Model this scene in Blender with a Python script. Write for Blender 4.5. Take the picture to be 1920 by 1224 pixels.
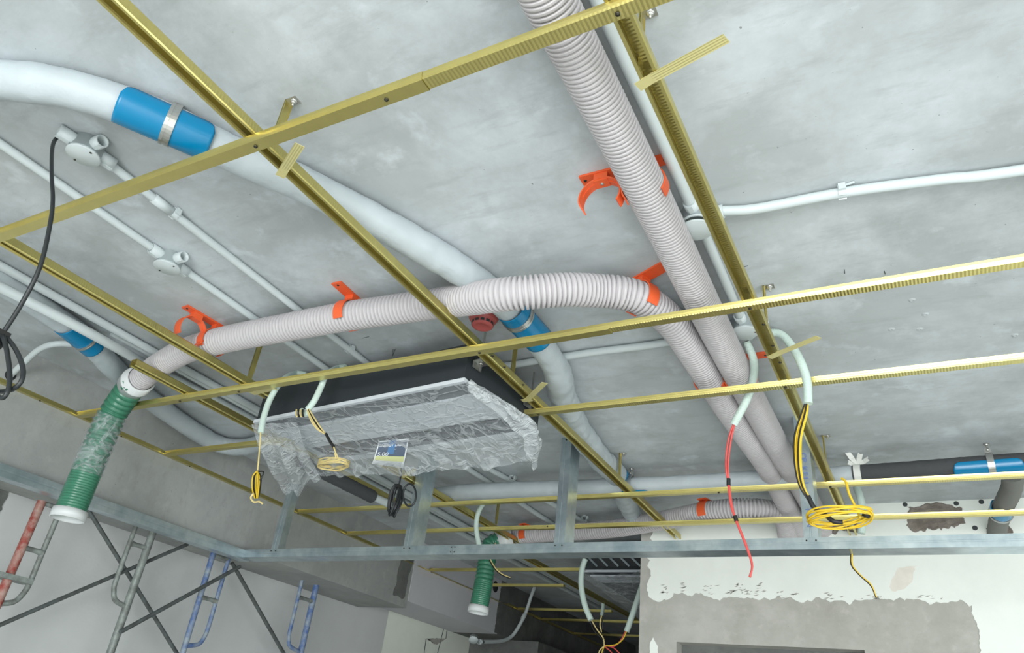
import bpy, math, random
from mathutils import Vector, Matrix, noise
random.seed(7)
for o in list(bpy.data.objects): bpy.data.objects.remove(o)
scene = bpy.context.scene
COL = scene.collection
V = Vector

# ------------------------------------------------------------------ camera
CAMZ = 1.6
FPX = 1376.15
ROT = Matrix(((0.8777508, 0.1527814, 0.4541049),
              (0.4666936, -0.4870779, -0.7382088),
              (0.1083999, 0.8598912, -0.4988352)))
cam_d = bpy.data.cameras.new('camera')
cam = bpy.data.objects.new('camera', cam_d); COL.objects.link(cam)
cam_d.sensor_fit = 'HORIZONTAL'; cam_d.sensor_width = 36.0
cam_d.lens = 36.0 * FPX / 1920.0
cam_d.clip_start = 0.02
cam.matrix_world = Matrix.Translation((0, 0, CAMZ)) @ ROT.to_4x4()
scene.camera = cam

# ------------------------------------------------------------------ world, light, exposure
world = bpy.data.worlds.new('sky'); scene.world = world; world.use_nodes = True
bgn = world.node_tree.nodes['Background']
bgn.inputs[0].default_value = (0.88, 0.95, 1.0, 1); bgn.inputs[1].default_value = 1.2

def area(name, loc, direction, sx, sy, power, col):
    d = bpy.data.lights.new(name, 'AREA'); d.shape = 'RECTANGLE'; d.size = sx; d.size_y = sy
    d.energy = power; d.color = col
    o = bpy.data.objects.new(name, d); COL.objects.link(o); o.location = loc
    o.rotation_euler = V(direction).to_track_quat('-Z', 'Y').to_euler()
    return o
# daylight through the balcony door behind the photographer and the window in the right wall
area('balcony_daylight', (0.75, -3.35, 1.25), (0.0, 1, -0.45), 3.4, 2.3, 400, (0.96, 0.985, 1.0))
area('window_daylight', (3.05, 0.9, 1.45), (-1, 0.0, -0.6), 3.0, 1.5, 70, (0.96, 0.985, 1.0))
scene.view_settings.view_transform = 'Standard'
scene.view_settings.look = 'None'
scene.view_settings.gamma = 1.0
scene.view_settings.use_curve_mapping = False
scene.view_settings.exposure = -0.38

# ------------------------------------------------------------------ helpers
def ray(px, py):
    return ROT @ V((px - 960.0, 612.0 - py, -FPX))
def P(px, py, z=None, X=None, Y=None):
    """point of the room on the sight line of a measured photo position, at a known height / plane"""
    d = ray(px, py)
    if z is not None: k = (z - CAMZ) / d.z
    elif X is not None: k = X / d.x
    else: k = Y / d.y
    return V((0, 0, CAMZ)) + d * k

def lin(r, g, b):
    f = lambda c: (c / 255.0) / 12.92 if c / 255.0 <= 0.04045 else ((c / 255.0 + 0.055) / 1.055) ** 2.4
    return (f(r), f(g), f(b), 1)

ORG = {}
class MB:
    def __init__(s): s.v = []; s.f = []; s.sm = []
    def add(s, vs, fs, smooth=False):
        n = len(s.v); s.v += [V(p) for p in vs]
        s.f += [tuple(i + n for i in f) for f in fs]; s.sm += [smooth] * len(fs)
        return s
    def box(s, lo, hi, M=None, ch=0.0):
        x0, y0, z0 = lo; x1, y1, z1 = hi
        vs = [V((x, y, z)) for x in (x0, x1) for y in (y0, y1) for z in (z0, z1)]
        if M is not None: vs = [M @ p for p in vs]
        return s.add(vs, [(0, 1, 3, 2), (4, 6, 7, 5), (0, 4, 5, 1), (2, 3, 7, 6), (0, 2, 6, 4), (1, 5, 7, 3)])
    def tube(s, pts, r, n=12, cap=True, smooth=True):
        pts = [V(p) for p in pts]
        R = r if hasattr(r, '__len__') else [r] * len(pts)
        fr = frames(pts); vs = []; fs = []
        for p, (t, a, b), q in zip(pts, fr, R):
            for k in range(n):
                an = 2 * math.pi * k / n
                vs.append(p + a * (q * math.cos(an)) + b * (q * math.sin(an)))
        m = len(pts)
        for i in range(m - 1):
            for k in range(n):
                k2 = (k + 1) % n
                fs.append((i * n + k, i * n + k2, (i + 1) * n + k2, (i + 1) * n + k))
        s.add(vs, fs, smooth)
        if cap:
            s.add(vs[:n], [tuple(reversed(range(n)))]); s.add(vs[-n:], [tuple(range(n))])
        return s
    def lathe(s, prof, M, n=20, smooth=True):
        """profile of (radius, height), axis = local Z of M"""
        vs = []; fs = []
        for r, h in prof:
            for k in range(n):
                a = 2 * math.pi * k / n
                vs.append(M @ V((r * math.cos(a), r * math.sin(a), h)))
        for i in range(len(prof) - 1):
            for k in range(n):
                k2 = (k + 1) % n
                fs.append((i * n + k, i * n + k2, (i + 1) * n + k2, (i + 1) * n + k))
        return s.add(vs, fs, smooth)
    def prism(s, poly, M, h, smooth=False):
        """polygon of (x, y) in M's plane, thickness h along M's Z"""
        n = len(poly)
        vs = [M @ V((x, y, 0)) for x, y in poly] + [M @ V((x, y, h)) for x, y in poly]
        fs = [tuple(reversed(range(n))), tuple(range(n, 2 * n))]
        fs += [(i, (i + 1) % n, n + (i + 1) % n, n + i) for i in range(n)]
        return s.add(vs, fs, smooth)
    def build(s, name, mat, parent=None, org=None):
        me = bpy.data.meshes.new(name)
        if parent is not None: org = ORG[parent.name]
        elif org is None:
            c = sum(s.v, V((0, 0, 0))) / len(s.v); zt = min(p.z for p in s.v); org = V((c.x, c.y, zt))
        org = V(org)
        me.from_pydata([p - org for p in s.v], [], s.f); me.update()
        me.polygons.foreach_set('use_smooth', s.sm)
        import bmesh
        bm = bmesh.new(); bm.from_mesh(me); bmesh.ops.recalc_face_normals(bm, faces=bm.faces); bm.to_mesh(me); bm.free()
        o = bpy.data.objects.new(name, me); COL.objects.link(o)
        me.materials.append(mat)
        if parent is not None: o.parent = parent
        else: o.location = org
        ORG[o.name] = org
        return o

def frames(pts):
    n = len(pts); T = []
    for i in range(n):
        a = pts[max(0, i - 1)]; b = pts[min(n - 1, i + 1)]
        d = b - a; T.append(d.normalized() if d.length > 1e-9 else V((0, 0, 1)))
    up = V((0, 0, 1)) if abs(T[0].z) < 0.9 else V((0, 1, 0))
    a = (up - T[0] * up.dot(T[0])).normalized(); out = []
    for t in T:
        a = (a - t * a.dot(t))
        a = a.normalized() if a.length > 1e-6 else t.orthogonal().normalized()
        out.append((t, a, t.cross(a)))
    return out

def smooth_path(ctrl, step=0.02):
    """Catmull-Rom through the control points, resampled at an even step"""
    c = [V(p) for p in ctrl]
    if len(c) == 2: raw = [c[0].lerp(c[1], i / 40) for i in range(41)]
    else:
        c2 = [c[0] * 2 - c[1]] + c + [c[-1] * 2 - c[-2]]; raw = []
        for i in range(1, len(c2) - 2):
            p0, p1, p2, p3 = c2[i - 1:i + 3]
            for k in range(24):
                t = k / 24
                raw.append(0.5 * ((2 * p1) + (p2 - p0) * t + (2 * p0 - 5 * p1 + 4 * p2 - p3) * t * t + (3 * p1 - p0 - 3 * p2 + p3) * t ** 3))
        raw.append(c[-1])
    L = [0]
    for a, b in zip(raw, raw[1:]): L.append(L[-1] + (b - a).length)
    n = max(2, int(round(L[-1] / step))); out = []; j = 0
    for i in range(n + 1):
        d = L[-1] * i / n
        while j < len(L) - 2 and L[j + 1] < d: j += 1
        seg = L[j + 1] - L[j]; out.append(raw[j].lerp(raw[j + 1], (d - L[j]) / seg if seg > 1e-9 else 0))
    return out

def tag(o, label=None, cat=None, group=None, kind=None):
    if label: o['label'] = label
    if cat: o['category'] = cat
    if group: o['group'] = group
    if kind: o['kind'] = kind
    return o
def thing(name, label, cat, loc, group=None):
    o = bpy.data.objects.new(name, None); COL.objects.link(o); o.location = loc
    o.empty_display_size = 0.05
    ORG[o.name] = V(loc); return tag(o, label, cat, group)

def axes(p, z, x=None):
    """matrix at p with local Z along z"""
    z = V(z).normalized()
    x = V(x) if x is not None else (V((0, 0, 1)) if abs(z.z) < 0.9 else V((1, 0, 0)))
    x = (x - z * x.dot(z)).normalized(); y = z.cross(x)
    return Matrix(((x.x, y.x, z.x, p[0]), (x.y, y.y, z.y, p[1]), (x.z, y.z, z.z, p[2]), (0, 0, 0, 1)))

# ------------------------------------------------------------------ materials
def new_mat(name):
    m = bpy.data.materials.new(name); m.use_nodes = True
    nt = m.node_tree; return m, nt, nt.nodes['Principled BSDF']
def mat(name, rgb, rough=0.5, metal=0.0, var=0.0, vscale=8.0, bump=0.0, bscale=60.0, rgb2=None, stretch=None):
    m, nt, b = new_mat(name)
    b.inputs['Roughness'].default_value = rough; b.inputs['Metallic'].default_value = metal
    c1 = lin(*rgb); b.inputs['Base Color'].default_value = c1
    tc = nt.nodes.new('ShaderNodeTexCoord'); src = tc.outputs['Object']
    if stretch:
        mp = nt.nodes.new('ShaderNodeMapping'); mp.inputs['Scale'].default_value = stretch
        nt.links.new(src, mp.inputs['Vector']); src = mp.outputs['Vector']
    if var > 0 or rgb2:
        nz = nt.nodes.new('ShaderNodeTexNoise'); nz.inputs['Scale'].default_value = vscale
        nz.inputs['Detail'].default_value = 6; nz.inputs['Roughness'].default_value = 0.6
        nt.links.new(src, nz.inputs['Vector'])
        rp = nt.nodes.new('ShaderNodeValToRGB')
        c2 = lin(*rgb2) if rgb2 else tuple(min(1, x * (1 - var)) for x in c1[:3]) + (1,)
        rp.color_ramp.elements[0].position = 0.36; rp.color_ramp.elements[1].position = 0.64
        rp.color_ramp.elements[0].color = c2; rp.color_ramp.elements[1].color = c1
        nt.links.new(nz.outputs['Fac'], rp.inputs['Fac']); nt.links.new(rp.outputs['Color'], b.inputs['Base Color'])
    if bump > 0:
        nb = nt.nodes.new('ShaderNodeTexNoise'); nb.inputs['Scale'].default_value = bscale; nb.inputs['Detail'].default_value = 5
        nt.links.new(src, nb.inputs['Vector'])
        bp = nt.nodes.new('ShaderNodeBump'); bp.inputs['Strength'].default_value = bump; bp.inputs['Distance'].default_value = 0.01
        nt.links.new(nb.outputs['Fac'], bp.inputs['Height']); nt.links.new(bp.outputs['Normal'], b.inputs['Normal'])
    return m

def concrete(name, base, pale, dark, scale=1.0, patch=0.5):
    m, nt, b = new_mat(name); N = nt.nodes; L = nt.links
    b.inputs['Roughness'].default_value = 0.85
    tc = N.new('ShaderNodeTexCoord')
    def noise_n(sc, det=8, ro=0.6, st=(1, 1, 1), dist=0.0):
        mp = N.new('ShaderNodeMapping'); mp.inputs['Scale'].default_value = st
        L.new(tc.outputs['Object'], mp.inputs['Vector'])
        n = N.new('ShaderNodeTexNoise'); n.inputs['Scale'].default_value = sc * scale; n.inputs['Detail'].default_value = det
        n.inputs['Roughness'].default_value = ro; n.inputs['Distortion'].default_value = dist
        L.new(mp.outputs['Vector'], n.inputs['Vector']); return n.outputs['Fac']
    def ramp(fac, a, bb):
        r = N.new('ShaderNodeMapRange'); r.inputs[1].default_value = a; r.inputs[2].default_value = bb
        L.new(fac, r.inputs[0]); return r.outputs[0]
    def mix(fac, a, c):
        x = N.new('ShaderNodeMix'); x.data_type = 'RGBA'
        L.new(fac, x.inputs[0])
        if isinstance(a, tuple): x.inputs[6].default_value = a
        else: L.new(a, x.inputs[6])
        x.inputs[7].default_value = c
        return x.outputs[2]
    c = mix(ramp(noise_n(1.1, 9, 0.62), 0.38, 0.74), lin(*base), lin(*dark))
    c = mix(ramp(noise_n(2.0, 12, 0.68, (1, 1, 1), 0.15), 0.44, 0.70 + 0.08 * (1 - patch)), c, lin(*pale))
    c = mix(ramp(noise_n(5.5, 8, 0.6, (1, 1, 1), 0.1), 0.58, 0.74), c, lin(*pale))
    c = mix(ramp(noise_n(6.0, 10, 0.7, (0.6, 2.2, 1)), 0.52, 0.85), c, lin(*dark))
    c = mix(ramp(noise_n(70.0, 2, 0.5), 0.74, 0.80), c, lin(*[x * 0.55 for x in base]))
    L.new(c, b.inputs['Base Color'])
    bp = N.new('ShaderNodeBump'); bp.inputs['Strength'].default_value = 0.25; bp.inputs['Distance'].default_value = 0.006
    L.new(noise_n(14, 10, 0.7), bp.inputs['Height']); L.new(bp.outputs['Normal'], b.inputs['Normal'])
    return m

M_SLAB = concrete('slab_concrete', (184, 190, 192), (211, 218, 223), (160, 165, 166), 1.0, 0.8)
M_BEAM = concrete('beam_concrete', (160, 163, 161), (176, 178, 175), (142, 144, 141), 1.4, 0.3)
M_BEAMFAR = concrete('shaded_and_bare_concrete', (104, 106, 104), (122, 124, 120), (86, 88, 86), 1.6, 0.3)  # far room's lack of light put into the colour; also used for bare patches
M_RENDER = concrete('cement_render', (178, 177, 170), (192, 190, 184), (160, 158, 150), 2.2, 0.4)
M_WALLGREY = mat('grey_wall_paint', (206, 209, 208), 0.8, var=0.06, vscale=2.5, bump=0.05)
M_WALLGREEN = mat('pale_wall_paint', (242, 248, 236), 0.8, var=0.05, vscale=3, bump=0.05)
M_SKIM = mat('white_skim_coat', (240, 244, 238), 0.75, var=0.05, vscale=5, bump=0.08, bscale=30)
M_LILAC = mat('lilac_grey_skim', (204, 204, 208), 0.8, var=0.05, vscale=4, bump=0.06)
M_BRICK = concrete('broken_masonry', (128, 120, 112), (150, 142, 134), (100, 92, 84), 6.0, 0.5)
M_FLOOR = mat('pale_floor_tile', (222, 222, 218), 0.45, var=0.05, vscale=1.5)
M_DARK = mat('opening_shade', (40, 42, 44), 0.9)  # unlit depth of openings and holes put into the colour
M_GOLD = mat('brass_coated_steel', (206, 193, 122), 0.29, 0.85, var=0.06, vscale=20)
M_GOLDSTRAP = mat('pale_brass_strip', (222, 212, 150), 0.45, 0.45)
M_GALV = mat('galvanised_steel', (196, 208, 212), 0.30, 0.75, rgb2=(160, 176, 184), vscale=9)
M_STEEL = mat('zinc_plated_steel', (190, 190, 186), 0.3, 0.85)
M_SCREW = mat('dark_screw_steel', (70, 68, 60), 0.4, 0.8)
M_HOSE = mat('pale_grey_hose_plastic', (190, 186, 188), 0.5)
M_GREEN = mat('green_hose_plastic', (60, 124, 98), 0.28, var=0.12, vscale=20)
M_COLLAR = mat('white_collar_plastic', (214, 218, 218), 0.45)
M_ORANGE = mat('orange_clip_plastic', (232, 98, 52), 0.42)
M_PVC = mat('white_conduit_plastic', (200, 209, 210), 0.42)
M_FLEX = mat('mint_white_flexible_conduit', (196, 214, 206), 0.5)
M_WRAP = mat('white_vinyl_wrap', (186, 195, 199), 0.5, var=0.05, vscale=14, bump=0.55, bscale=16, stretch=(1, 1, 1))
M_FOAM = mat('dark_insulation_foam', (70, 72, 74), 0.85, bump=0.2, bscale=120)
M_FOAMGREY = mat('grey_insulation_foam', (118, 118, 114), 0.85, bump=0.2, bscale=120)
M_BLUE = mat('blue_saddle_plastic', (0, 124, 172), 0.25)
M_BLACKCABLE = mat('black_cable_sheath', (34, 38, 40), 0.45)
M_YELLOW = mat('yellow_wire_insulation', (226, 190, 48), 0.45)
M_CREAMW = mat('cream_yellow_wire', (224, 204, 140), 0.5)
M_REDW = mat('red_wire_insulation', (212, 84, 80), 0.45)
M_BLACKW = mat('black_wire_insulation', (30, 30, 30), 0.5)
M_REDDET = mat('red_detector_plastic', (196, 96, 92), 0.45)
M_ACBLACK = mat('black_unit_insulation', (44, 50, 54), 0.65, bump=0.1, bscale=40)
M_ACWHITE = mat('white_panel_plastic', (208, 214, 220), 0.45)
M_ACGREY = mat('slate_outlet_plastic', (62, 70, 80), 0.5)
M_LABEL = mat('white_label_paper', (232, 236, 238), 0.6)
M_LABELDK = mat('slate_label_print', (92, 104, 124), 0.6)
M_LABELYL = mat('pale_yellow_label_print', (214, 218, 160), 0.6)
M_LABELBL = mat('blue_label_print', (88, 130, 176), 0.6)
M_LABELINK = mat('grey_label_ink', (150, 156, 160), 0.6)
M_INK = mat('blue_print_ink', (96, 118, 170), 0.6)
M_SCRED = mat('worn_red_scaffold_paint', (150, 62, 52), 0.55, rgb2=(176, 150, 140), vscale=26)
M_SCGREY = mat('grey_scaffold_steel', (150, 158, 154), 0.5, 0.2, rgb2=(112, 116, 112), vscale=24)
M_SCBLUE = mat('worn_blue_scaffold_paint', (74, 104, 160), 0.5, rgb2=(150, 162, 172), vscale=22)
M_SCDARK = mat('dark_brace_steel', (104, 112, 112), 0.45, 0.3, rgb2=(84, 88, 86), vscale=20)
M_MARK = mat('dark_pencil_mark', (70, 74, 76), 0.9)
M_TIE = mat('white_knotted_tape', (222, 224, 218), 0.55)

def plastic_mat(name, cover, streak=0.55, sc=5.0):
    m, nt, b = new_mat(name); N = nt.nodes; L = nt.links
    out = N['Material Output']
    b.inputs['Base Color'].default_value = (0.74, 0.78, 0.80, 1); b.inputs['Roughness'].default_value = 0.2
    b.inputs['Specular IOR Level'].default_value = 0.8
    tr = N.new('ShaderNodeBsdfTransparent'); tr.inputs[0].default_value = (0.96, 0.97, 0.98, 1)
    mx = N.new('ShaderNodeMixShader'); tc = N.new('ShaderNodeTexCoord')
    def line(scale, rot, stretch):
        mp = N.new('ShaderNodeMapping'); mp.inputs['Rotation'].default_value = (0, 0, rot); mp.inputs['Scale'].default_value = stretch
        L.new(tc.outputs['Object'], mp.inputs['Vector'])
        n = N.new('ShaderNodeTexNoise'); n.inputs['Scale'].default_value = scale; n.inputs['Detail'].default_value = 4; n.inputs['Distortion'].default_value = 0.8
        L.new(mp.outputs['Vector'], n.inputs['Vector'])
        a = N.new('ShaderNodeMath'); a.operation = 'SUBTRACT'; a.inputs[1].default_value = 0.5; L.new(n.outputs['Fac'], a.inputs[0])
        c = N.new('ShaderNodeMath'); c.operation = 'ABSOLUTE'; L.new(a.outputs[0], c.inputs[0])
        r = N.new('ShaderNodeMapRange'); r.inputs[1].default_value = 0.0; r.inputs[2].default_value = 0.05; r.inputs[3].default_value = 1.0; r.inputs[4].default_value = 0.0
        L.new(c.outputs[0], r.inputs[0]); return r.outputs[0]
    l1 = line(sc, 0.9, (1, 3.0, 2)); l2 = line(sc * 1.7, -0.5, (2.6, 1, 2))
    mxm = N.new('ShaderNodeMath'); mxm.operation = 'MAXIMUM'; L.new(l1, mxm.inputs[0]); L.new(l2, mxm.inputs[1])
    ml = N.new('ShaderNodeMath'); ml.operation = 'MULTIPLY_ADD'; ml.inputs[1].default_value = streak; ml.inputs[2].default_value = cover  # wrinkle highlights put into the film as denser, whiter lines
    L.new(mxm.outputs[0], ml.inputs[0]); L.new(ml.outputs[0], mx.inputs[0])
    L.new(tr.outputs[0], mx.inputs[1]); L.new(b.outputs[0], mx.inputs[2]); L.new(mx.outputs[0], out.inputs[0])
    bp = N.new('ShaderNodeBump'); bp.inputs['Strength'].default_value = 0.6; bp.inputs['Distance'].default_value = 0.012
    L.new(mxm.outputs[0], bp.inputs['Height']); L.new(bp.outputs['Normal'], b.inputs['Normal'])
    return m
M_FILM = plastic_mat('clear_plastic_film', 0.25, 0.28, 3.0)
M_FILMLOOSE = plastic_mat('loose_plastic_film', 0.32, 0.30, 4.0)

# ------------------------------------------------------------------ the setting
SLAB = 2.99            # underside of the slab
XB = -3.62             # face of the beam on the left
YW = 4.38              # face of the wall ahead on the right
XWL = -1.567           # its free end
def wall(name, lo, hi, m):
    return tag(MB().box(lo, hi).build(name, m), kind='structure')
ceil = wall('ceiling', (-4.6, -3.8, SLAB), (3.5, 12.0, SLAB + 0.16), M_SLAB)
wall('floor', (-4.6, -3.8, -0.1), (3.5, 12.0, 0.0), M_FLOOR)
wall('wall_left_beam', (-4.102, -3.5, 2.468), (XB, 4.86, SLAB), M_BEAM)
b2 = wall('wall_left_plastered_beam', (-4.102, 4.86, 2.520), (XB + 0.004, 6.29, SLAB), M_LILAC)
wall('wall_left_far_beam', (-4.102, 6.29, 2.520), (XB, 12.0, SLAB), M_BEAMFAR)  # same beam continued, its shade painted as a darker concrete
wall('wall_left', (-4.40, -3.5, 0.0), (-4.102, 5.27, SLAB), M_WALLGREY)
wall('wall_left_far', (-4.40, 5.27, 0.0), (-4.106, 12.0, SLAB), M_WALLGREEN)
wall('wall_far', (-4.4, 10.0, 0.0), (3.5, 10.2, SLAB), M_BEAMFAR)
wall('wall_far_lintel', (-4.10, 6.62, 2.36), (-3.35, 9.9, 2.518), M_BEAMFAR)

# wall ahead with its door-high opening: four pieces of one mesh
ox0, ox1, oz1 = -1.345, -0.372, CAMZ + 0.64
mb = MB()
mb.box((XWL, YW, 0), (ox0, YW + 0.18, SLAB)).box((ox1, YW, 0), (3.4, YW + 0.18, SLAB)).box((ox0, YW, oz1), (ox1, YW + 0.18, SLAB))
WB = tag(mb.build('wall_back', M_RENDER), kind='structure')
mb = MB()
mb.box((ox0, YW + 0.10, oz1 - 0.05), (ox1, YW + 0.17, oz1)).box((ox0, YW + 0.10, 0), (ox0 + 0.04, YW + 0.17, oz1 - 0.05)).box((ox1 - 0.04, YW + 0.10, 0), (ox1, YW + 0.17, oz1 - 0.05))
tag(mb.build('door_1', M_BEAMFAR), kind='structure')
wall('wall_behind_opening', (-1.43, YW + 1.2, 0), (1.0, YW + 1.3, SLAB), M_DARK)  # unlit room behind is made dark by this wall's colour
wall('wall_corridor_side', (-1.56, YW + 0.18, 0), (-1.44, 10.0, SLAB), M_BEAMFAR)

# right wall with a window, back wall with the balcony door
mb = MB()
mb.box((3.2, -3.5, 0), (3.4, -0.7, SLAB)).box((3.2, 2.5, 0), (3.4, 4.56, SLAB)).box((3.2, -0.7, 0), (3.4, 2.5, 0.65)).box((3.2, -0.7, 2.3), (3.4, 2.5, SLAB))
tag(mb.build('wall_right', M_SKIM), kind='structure')
mb = MB()
mb.box((-4.4, -3.7, 0), (-1.0, -3.5, SLAB)).box((2.5, -3.7, 0), (3.4, -3.5, SLAB)).box((-1.0, -3.7, 2.45), (2.5, -3.5, SLAB))
tag(mb.build('wall_front', M_SKIM), kind='structure')

def jag(pts, amp, step, seed=0, closed=True):
    out = []; n = len(pts)
    for i in range(n if closed else n - 1):
        a = V((pts[i][0], pts[i][1], 0)); b = V((pts[(i + 1) % n][0], pts[(i + 1) % n][1], 0))
        smooth_edge = len(pts[i]) > 2
        k = 1 if smooth_edge else max(1, int((b - a).length / step))
        nrm = V((-(b - a).y, (b - a).x, 0)).normalized()
        for j in range(k):
            p = a.lerp(b, j / k)
            if j: p += nrm * amp * (noise.noise(V((p.x * 9 + seed, p.y * 9, seed))) + 0.7 * noise.noise(V((p.x * 37 + seed, p.y * 37, seed))))
            out.append((p.x, p.y))
    return out
def coat(name, pts, m, parent, thick=0.004, amp=0.02, step=0.015, seed=0):
    """thin coat on the wall ahead; pts = (x, z)"""
    M = Matrix(((1, 0, 0, 0), (0, 0, -1, YW), (0, 1, 0, 0), (0, 0, 0, 1)))
    return MB().prism(jag(pts, amp, step, seed), M, thick).build(name, m, parent)
w = lambda x, y: ((lambda p: (p.x, p.z))(P(x, y, Y=YW)))
s1 = lambda x, y: w(x, y) + (1,)
coat('skim_coat', [(-1.50, SLAB, 1), (3.19, SLAB, 1), (3.19, 0.02, 1), (0.20, 0.02), w(1838, 1223), w(1832, 1170), w(1822, 1135), w(1790, 1128), w(1700, 1122),
     w(1560, 1128), w(1440, 1123), w(1290, 1117), w(1268, 1113), w(1252, 1124), w(1222, 1122), w(1214, 1100), w(1221, 1080), w(1219, 1050)], M_SKIM, WB, seed=3, amp=0.028, step=0.010)
coat('skim_coat', [w(1219, 1205), w(1225, 1195), w(1234, 1212), w(1236, 1260), w(1216, 1260)], M_SKIM, WB, amp=0.008, seed=5)
for i, (x, y, a_, b_) in enumerate([(1332, 1106, 14, 9), (1372, 1110, 9, 6), (1390, 1100, 10, 7), (1405, 1113, 16, 6), (1426, 1103, 9, 10), (1476, 1115, 18, 9), (1562, 1117, 17, 7), (1640, 1119, 24, 6), (1745, 1118, 26, 5), (1248, 1104, 6, 8), (1282, 1102, 4, 9)]):
    for kx in range(9):
        rx_ = x + random.uniform(-a_, a_); ry_ = y + random.uniform(-b_, b_); l_ = random.uniform(2, 6); q_ = random.uniform(0.4, 1.6)
        c_q = [w(rx_ - l_, ry_ + q_ * 0.3), w(rx_, ry_ + q_), w(rx_ + l_, ry_ - q_ * 1.2), w(rx_ + l_ * 0.2, ry_ - q_)]
        mbs = MB().prism(c_q, Matrix(((1, 0, 0, 0), (0, 0, -1, YW), (0, 1, 0, 0), (0, 0, 0, 1))), 0.0046) if kx == 0 else mbs.prism(c_q, Matrix(((1, 0, 0, 0), (0, 0, -1, YW), (0, 1, 0, 0), (0, 0, 0, 1))), 0.0046)
    tag(mbs.build('scratched_fleck', M_RENDER, WB), kind='stuff')
coat('stain', [w(1672, 1108), w(1678, 1078), w(1700, 1062), w(1722, 1060), w(1712, 1085), w(1690, 1106)], mat('pinkish_wall_stain', (236, 230, 220), 0.8, var=0.08, vscale=20), WB, thick=0.0046, amp=0.02, seed=21)
# broken-out holes in the masonry near the slab
def chip(name, poly, seed, parent=WB, dep=0.010):
    M = Matrix(((1, 0, 0, 0), (0, 0, -1, YW), (0, 1, 0, 0), (0, 0, 0, 1)))
    pts = jag(poly, 0.030, 0.008, seed); n = len(pts)
    cx = sum(p[0] for p in pts) / n; cz = sum(p[1] for p in pts) / n
    mb = MB(); rings = []
    for fac, y in ((1.0, 0.0042), (0.93, 0.0085), (0.8, 0.006), (0.55, 0.0125), (0.25, 0.007)):
        rings.append([V((cx + (p[0] - cx) * fac, YW - y - 0.006 * max(0, noise.noise(V((p[0] * 20 * fac, p[1] * 20, seed)))), cz + (p[1] - cz) * fac)) for p in pts])
    vs = [p for r in rings for p in r]; fs = []
    for i in range(len(rings) - 1):
        for k in range(n):
            fs.append((i * n + k, i * n + (k + 1) % n, (i + 1) * n + (k + 1) % n, (i + 1) * n + k))
    fs.append(tuple((len(rings) - 1) * n + k for k in range(n)))
    return mb.add(vs, fs).build(name, M_BRICK, parent)
chip('broken_masonry', [w(1700, 950), w(1735, 944), w(1800, 950), w(1808, 975), w(1790, 990), w(1765, 995), w(1738, 990), w(1703, 988)], 2)
chip('broken_masonry', [w(1848, 990), w(1890, 985), w(1900, 1000), w(1845, 1006)], 4)
chip('broken_masonry', [w(1570, 975), w(1620, 985), w(1612, 1000), w(1500, 1000), w(1530, 985)], 6)
for i, (x, y) in enumerate([(1697, 946), (1840, 941), (1793, 944), (1905, 938), (1828, 990)]):
    MB().lathe([(0.0, 0.006), (0.010, 0.006), (0.014, 0.003), (0.014, 0.0)], axes(P(x, y, Y=YW), (0, -1, 0)), 10).build('anchor_hole', M_MARK, WB)
# plaster edge strip and beam patches
MB().prism(jag([(2.528, 4.66), (2.528, 4.80), (2.99, 4.86, 1), (2.99, 4.70)], 0.02, 0.02, 8), Matrix(((0, 0, 1, XB), (0, 1, 0, 0), (1, 0, 0, 0), (0, 0, 0, 1))), 0.003).build('rough_patch', M_BEAMFAR, b2)
MB().lathe([(0.0, 0.004), (0.045, 0.004), (0.050, 0.0)], axes(P(929, 1100, X=XB + 0.004), (1, 0, 0)), 18).build('pipe_hole', M_DARK, b2)
MB().prism(jag([(2.525, 6.24), (2.525, 6.40), (2.99, 6.42, 1), (2.99, 6.27)], 0.02, 0.02, 9), Matrix(((0, 0, 1, XB + 0.0045), (0, 1, 0, 0), (1, 0, 0, 0), (0, 0, 0, 1))), 0.003).build('rough_patch', M_BEAMFAR, b2)
# pencil marks and old anchor scars on the slab
mb = MB()
for (x, y) in [(1710, 562), (1735, 589), (1903, 628), (1671, 617), (1725, 617)]:
    p = P(x, y, z=SLAB)
    mb.lathe([(0.0, -0.0008), (0.004, -0.003), (0.006, -0.0035), (0.010, -0.001), (0.012, 0.0)], axes(p, (0, 0, 1)), 9)
tag(mb.build('anchor_scar', M_SLAB, ceil), kind='stuff')
def mark(pts):
    q = [P(x, y, z=SLAB - 0.0008) for x, y in pts]; MB().tube(q, 0.0011, 5).build('pencil_mark', M_MARK, ceil)
for pts in [[(1386, 503), (1402, 498)], [(1392, 494), (1397, 509)], [(680, 634), (692, 631)], [(737, 655), (736, 667), (741, 655)], [(1583, 505), (1584, 513)], [(1658, 508), (1660, 514)],
            [(160, 168), (170, 172)]]: mark(pts)

# ------------------------------------------------------------------ ceiling rails
def sheet(path, t):
    """closed outline of a thin sheet following an open 2-D path"""
    n = len(path); off = []
    for i in range(n):
        a = V(path[max(0, i - 1)] + (0,)) if i else None; p = V(path[i] + (0,)); b = V(path[i + 1] + (0,)) if i < n - 1 else None
        nn = V((0, 0, 0))
        if a is not None: d = (p - a).normalized(); nn += V((-d.y, d.x, 0))
        if b is not None: d = (b - p).normalized(); nn += V((-d.y, d.x, 0))
        nn = nn.normalized(); off.append((p.x + nn.x * t, p.y + nn.y * t))
    return list(path) + off[::-1]
CROSS = [(-0.012, 0.0200), (-0.0180, 0.0200), (-0.0160, 0.0135), (-0.0176, 0.0120), (-0.0150, 0.0062), (-0.0166, 0.0048), (-0.0142, 0.0),
         (0.0142, 0.0), (0.0166, 0.0048), (0.0150, 0.0062), (0.0176, 0.0120), (0.0160, 0.0135), (0.0180, 0.0200), (0.012, 0.0200)]
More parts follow.
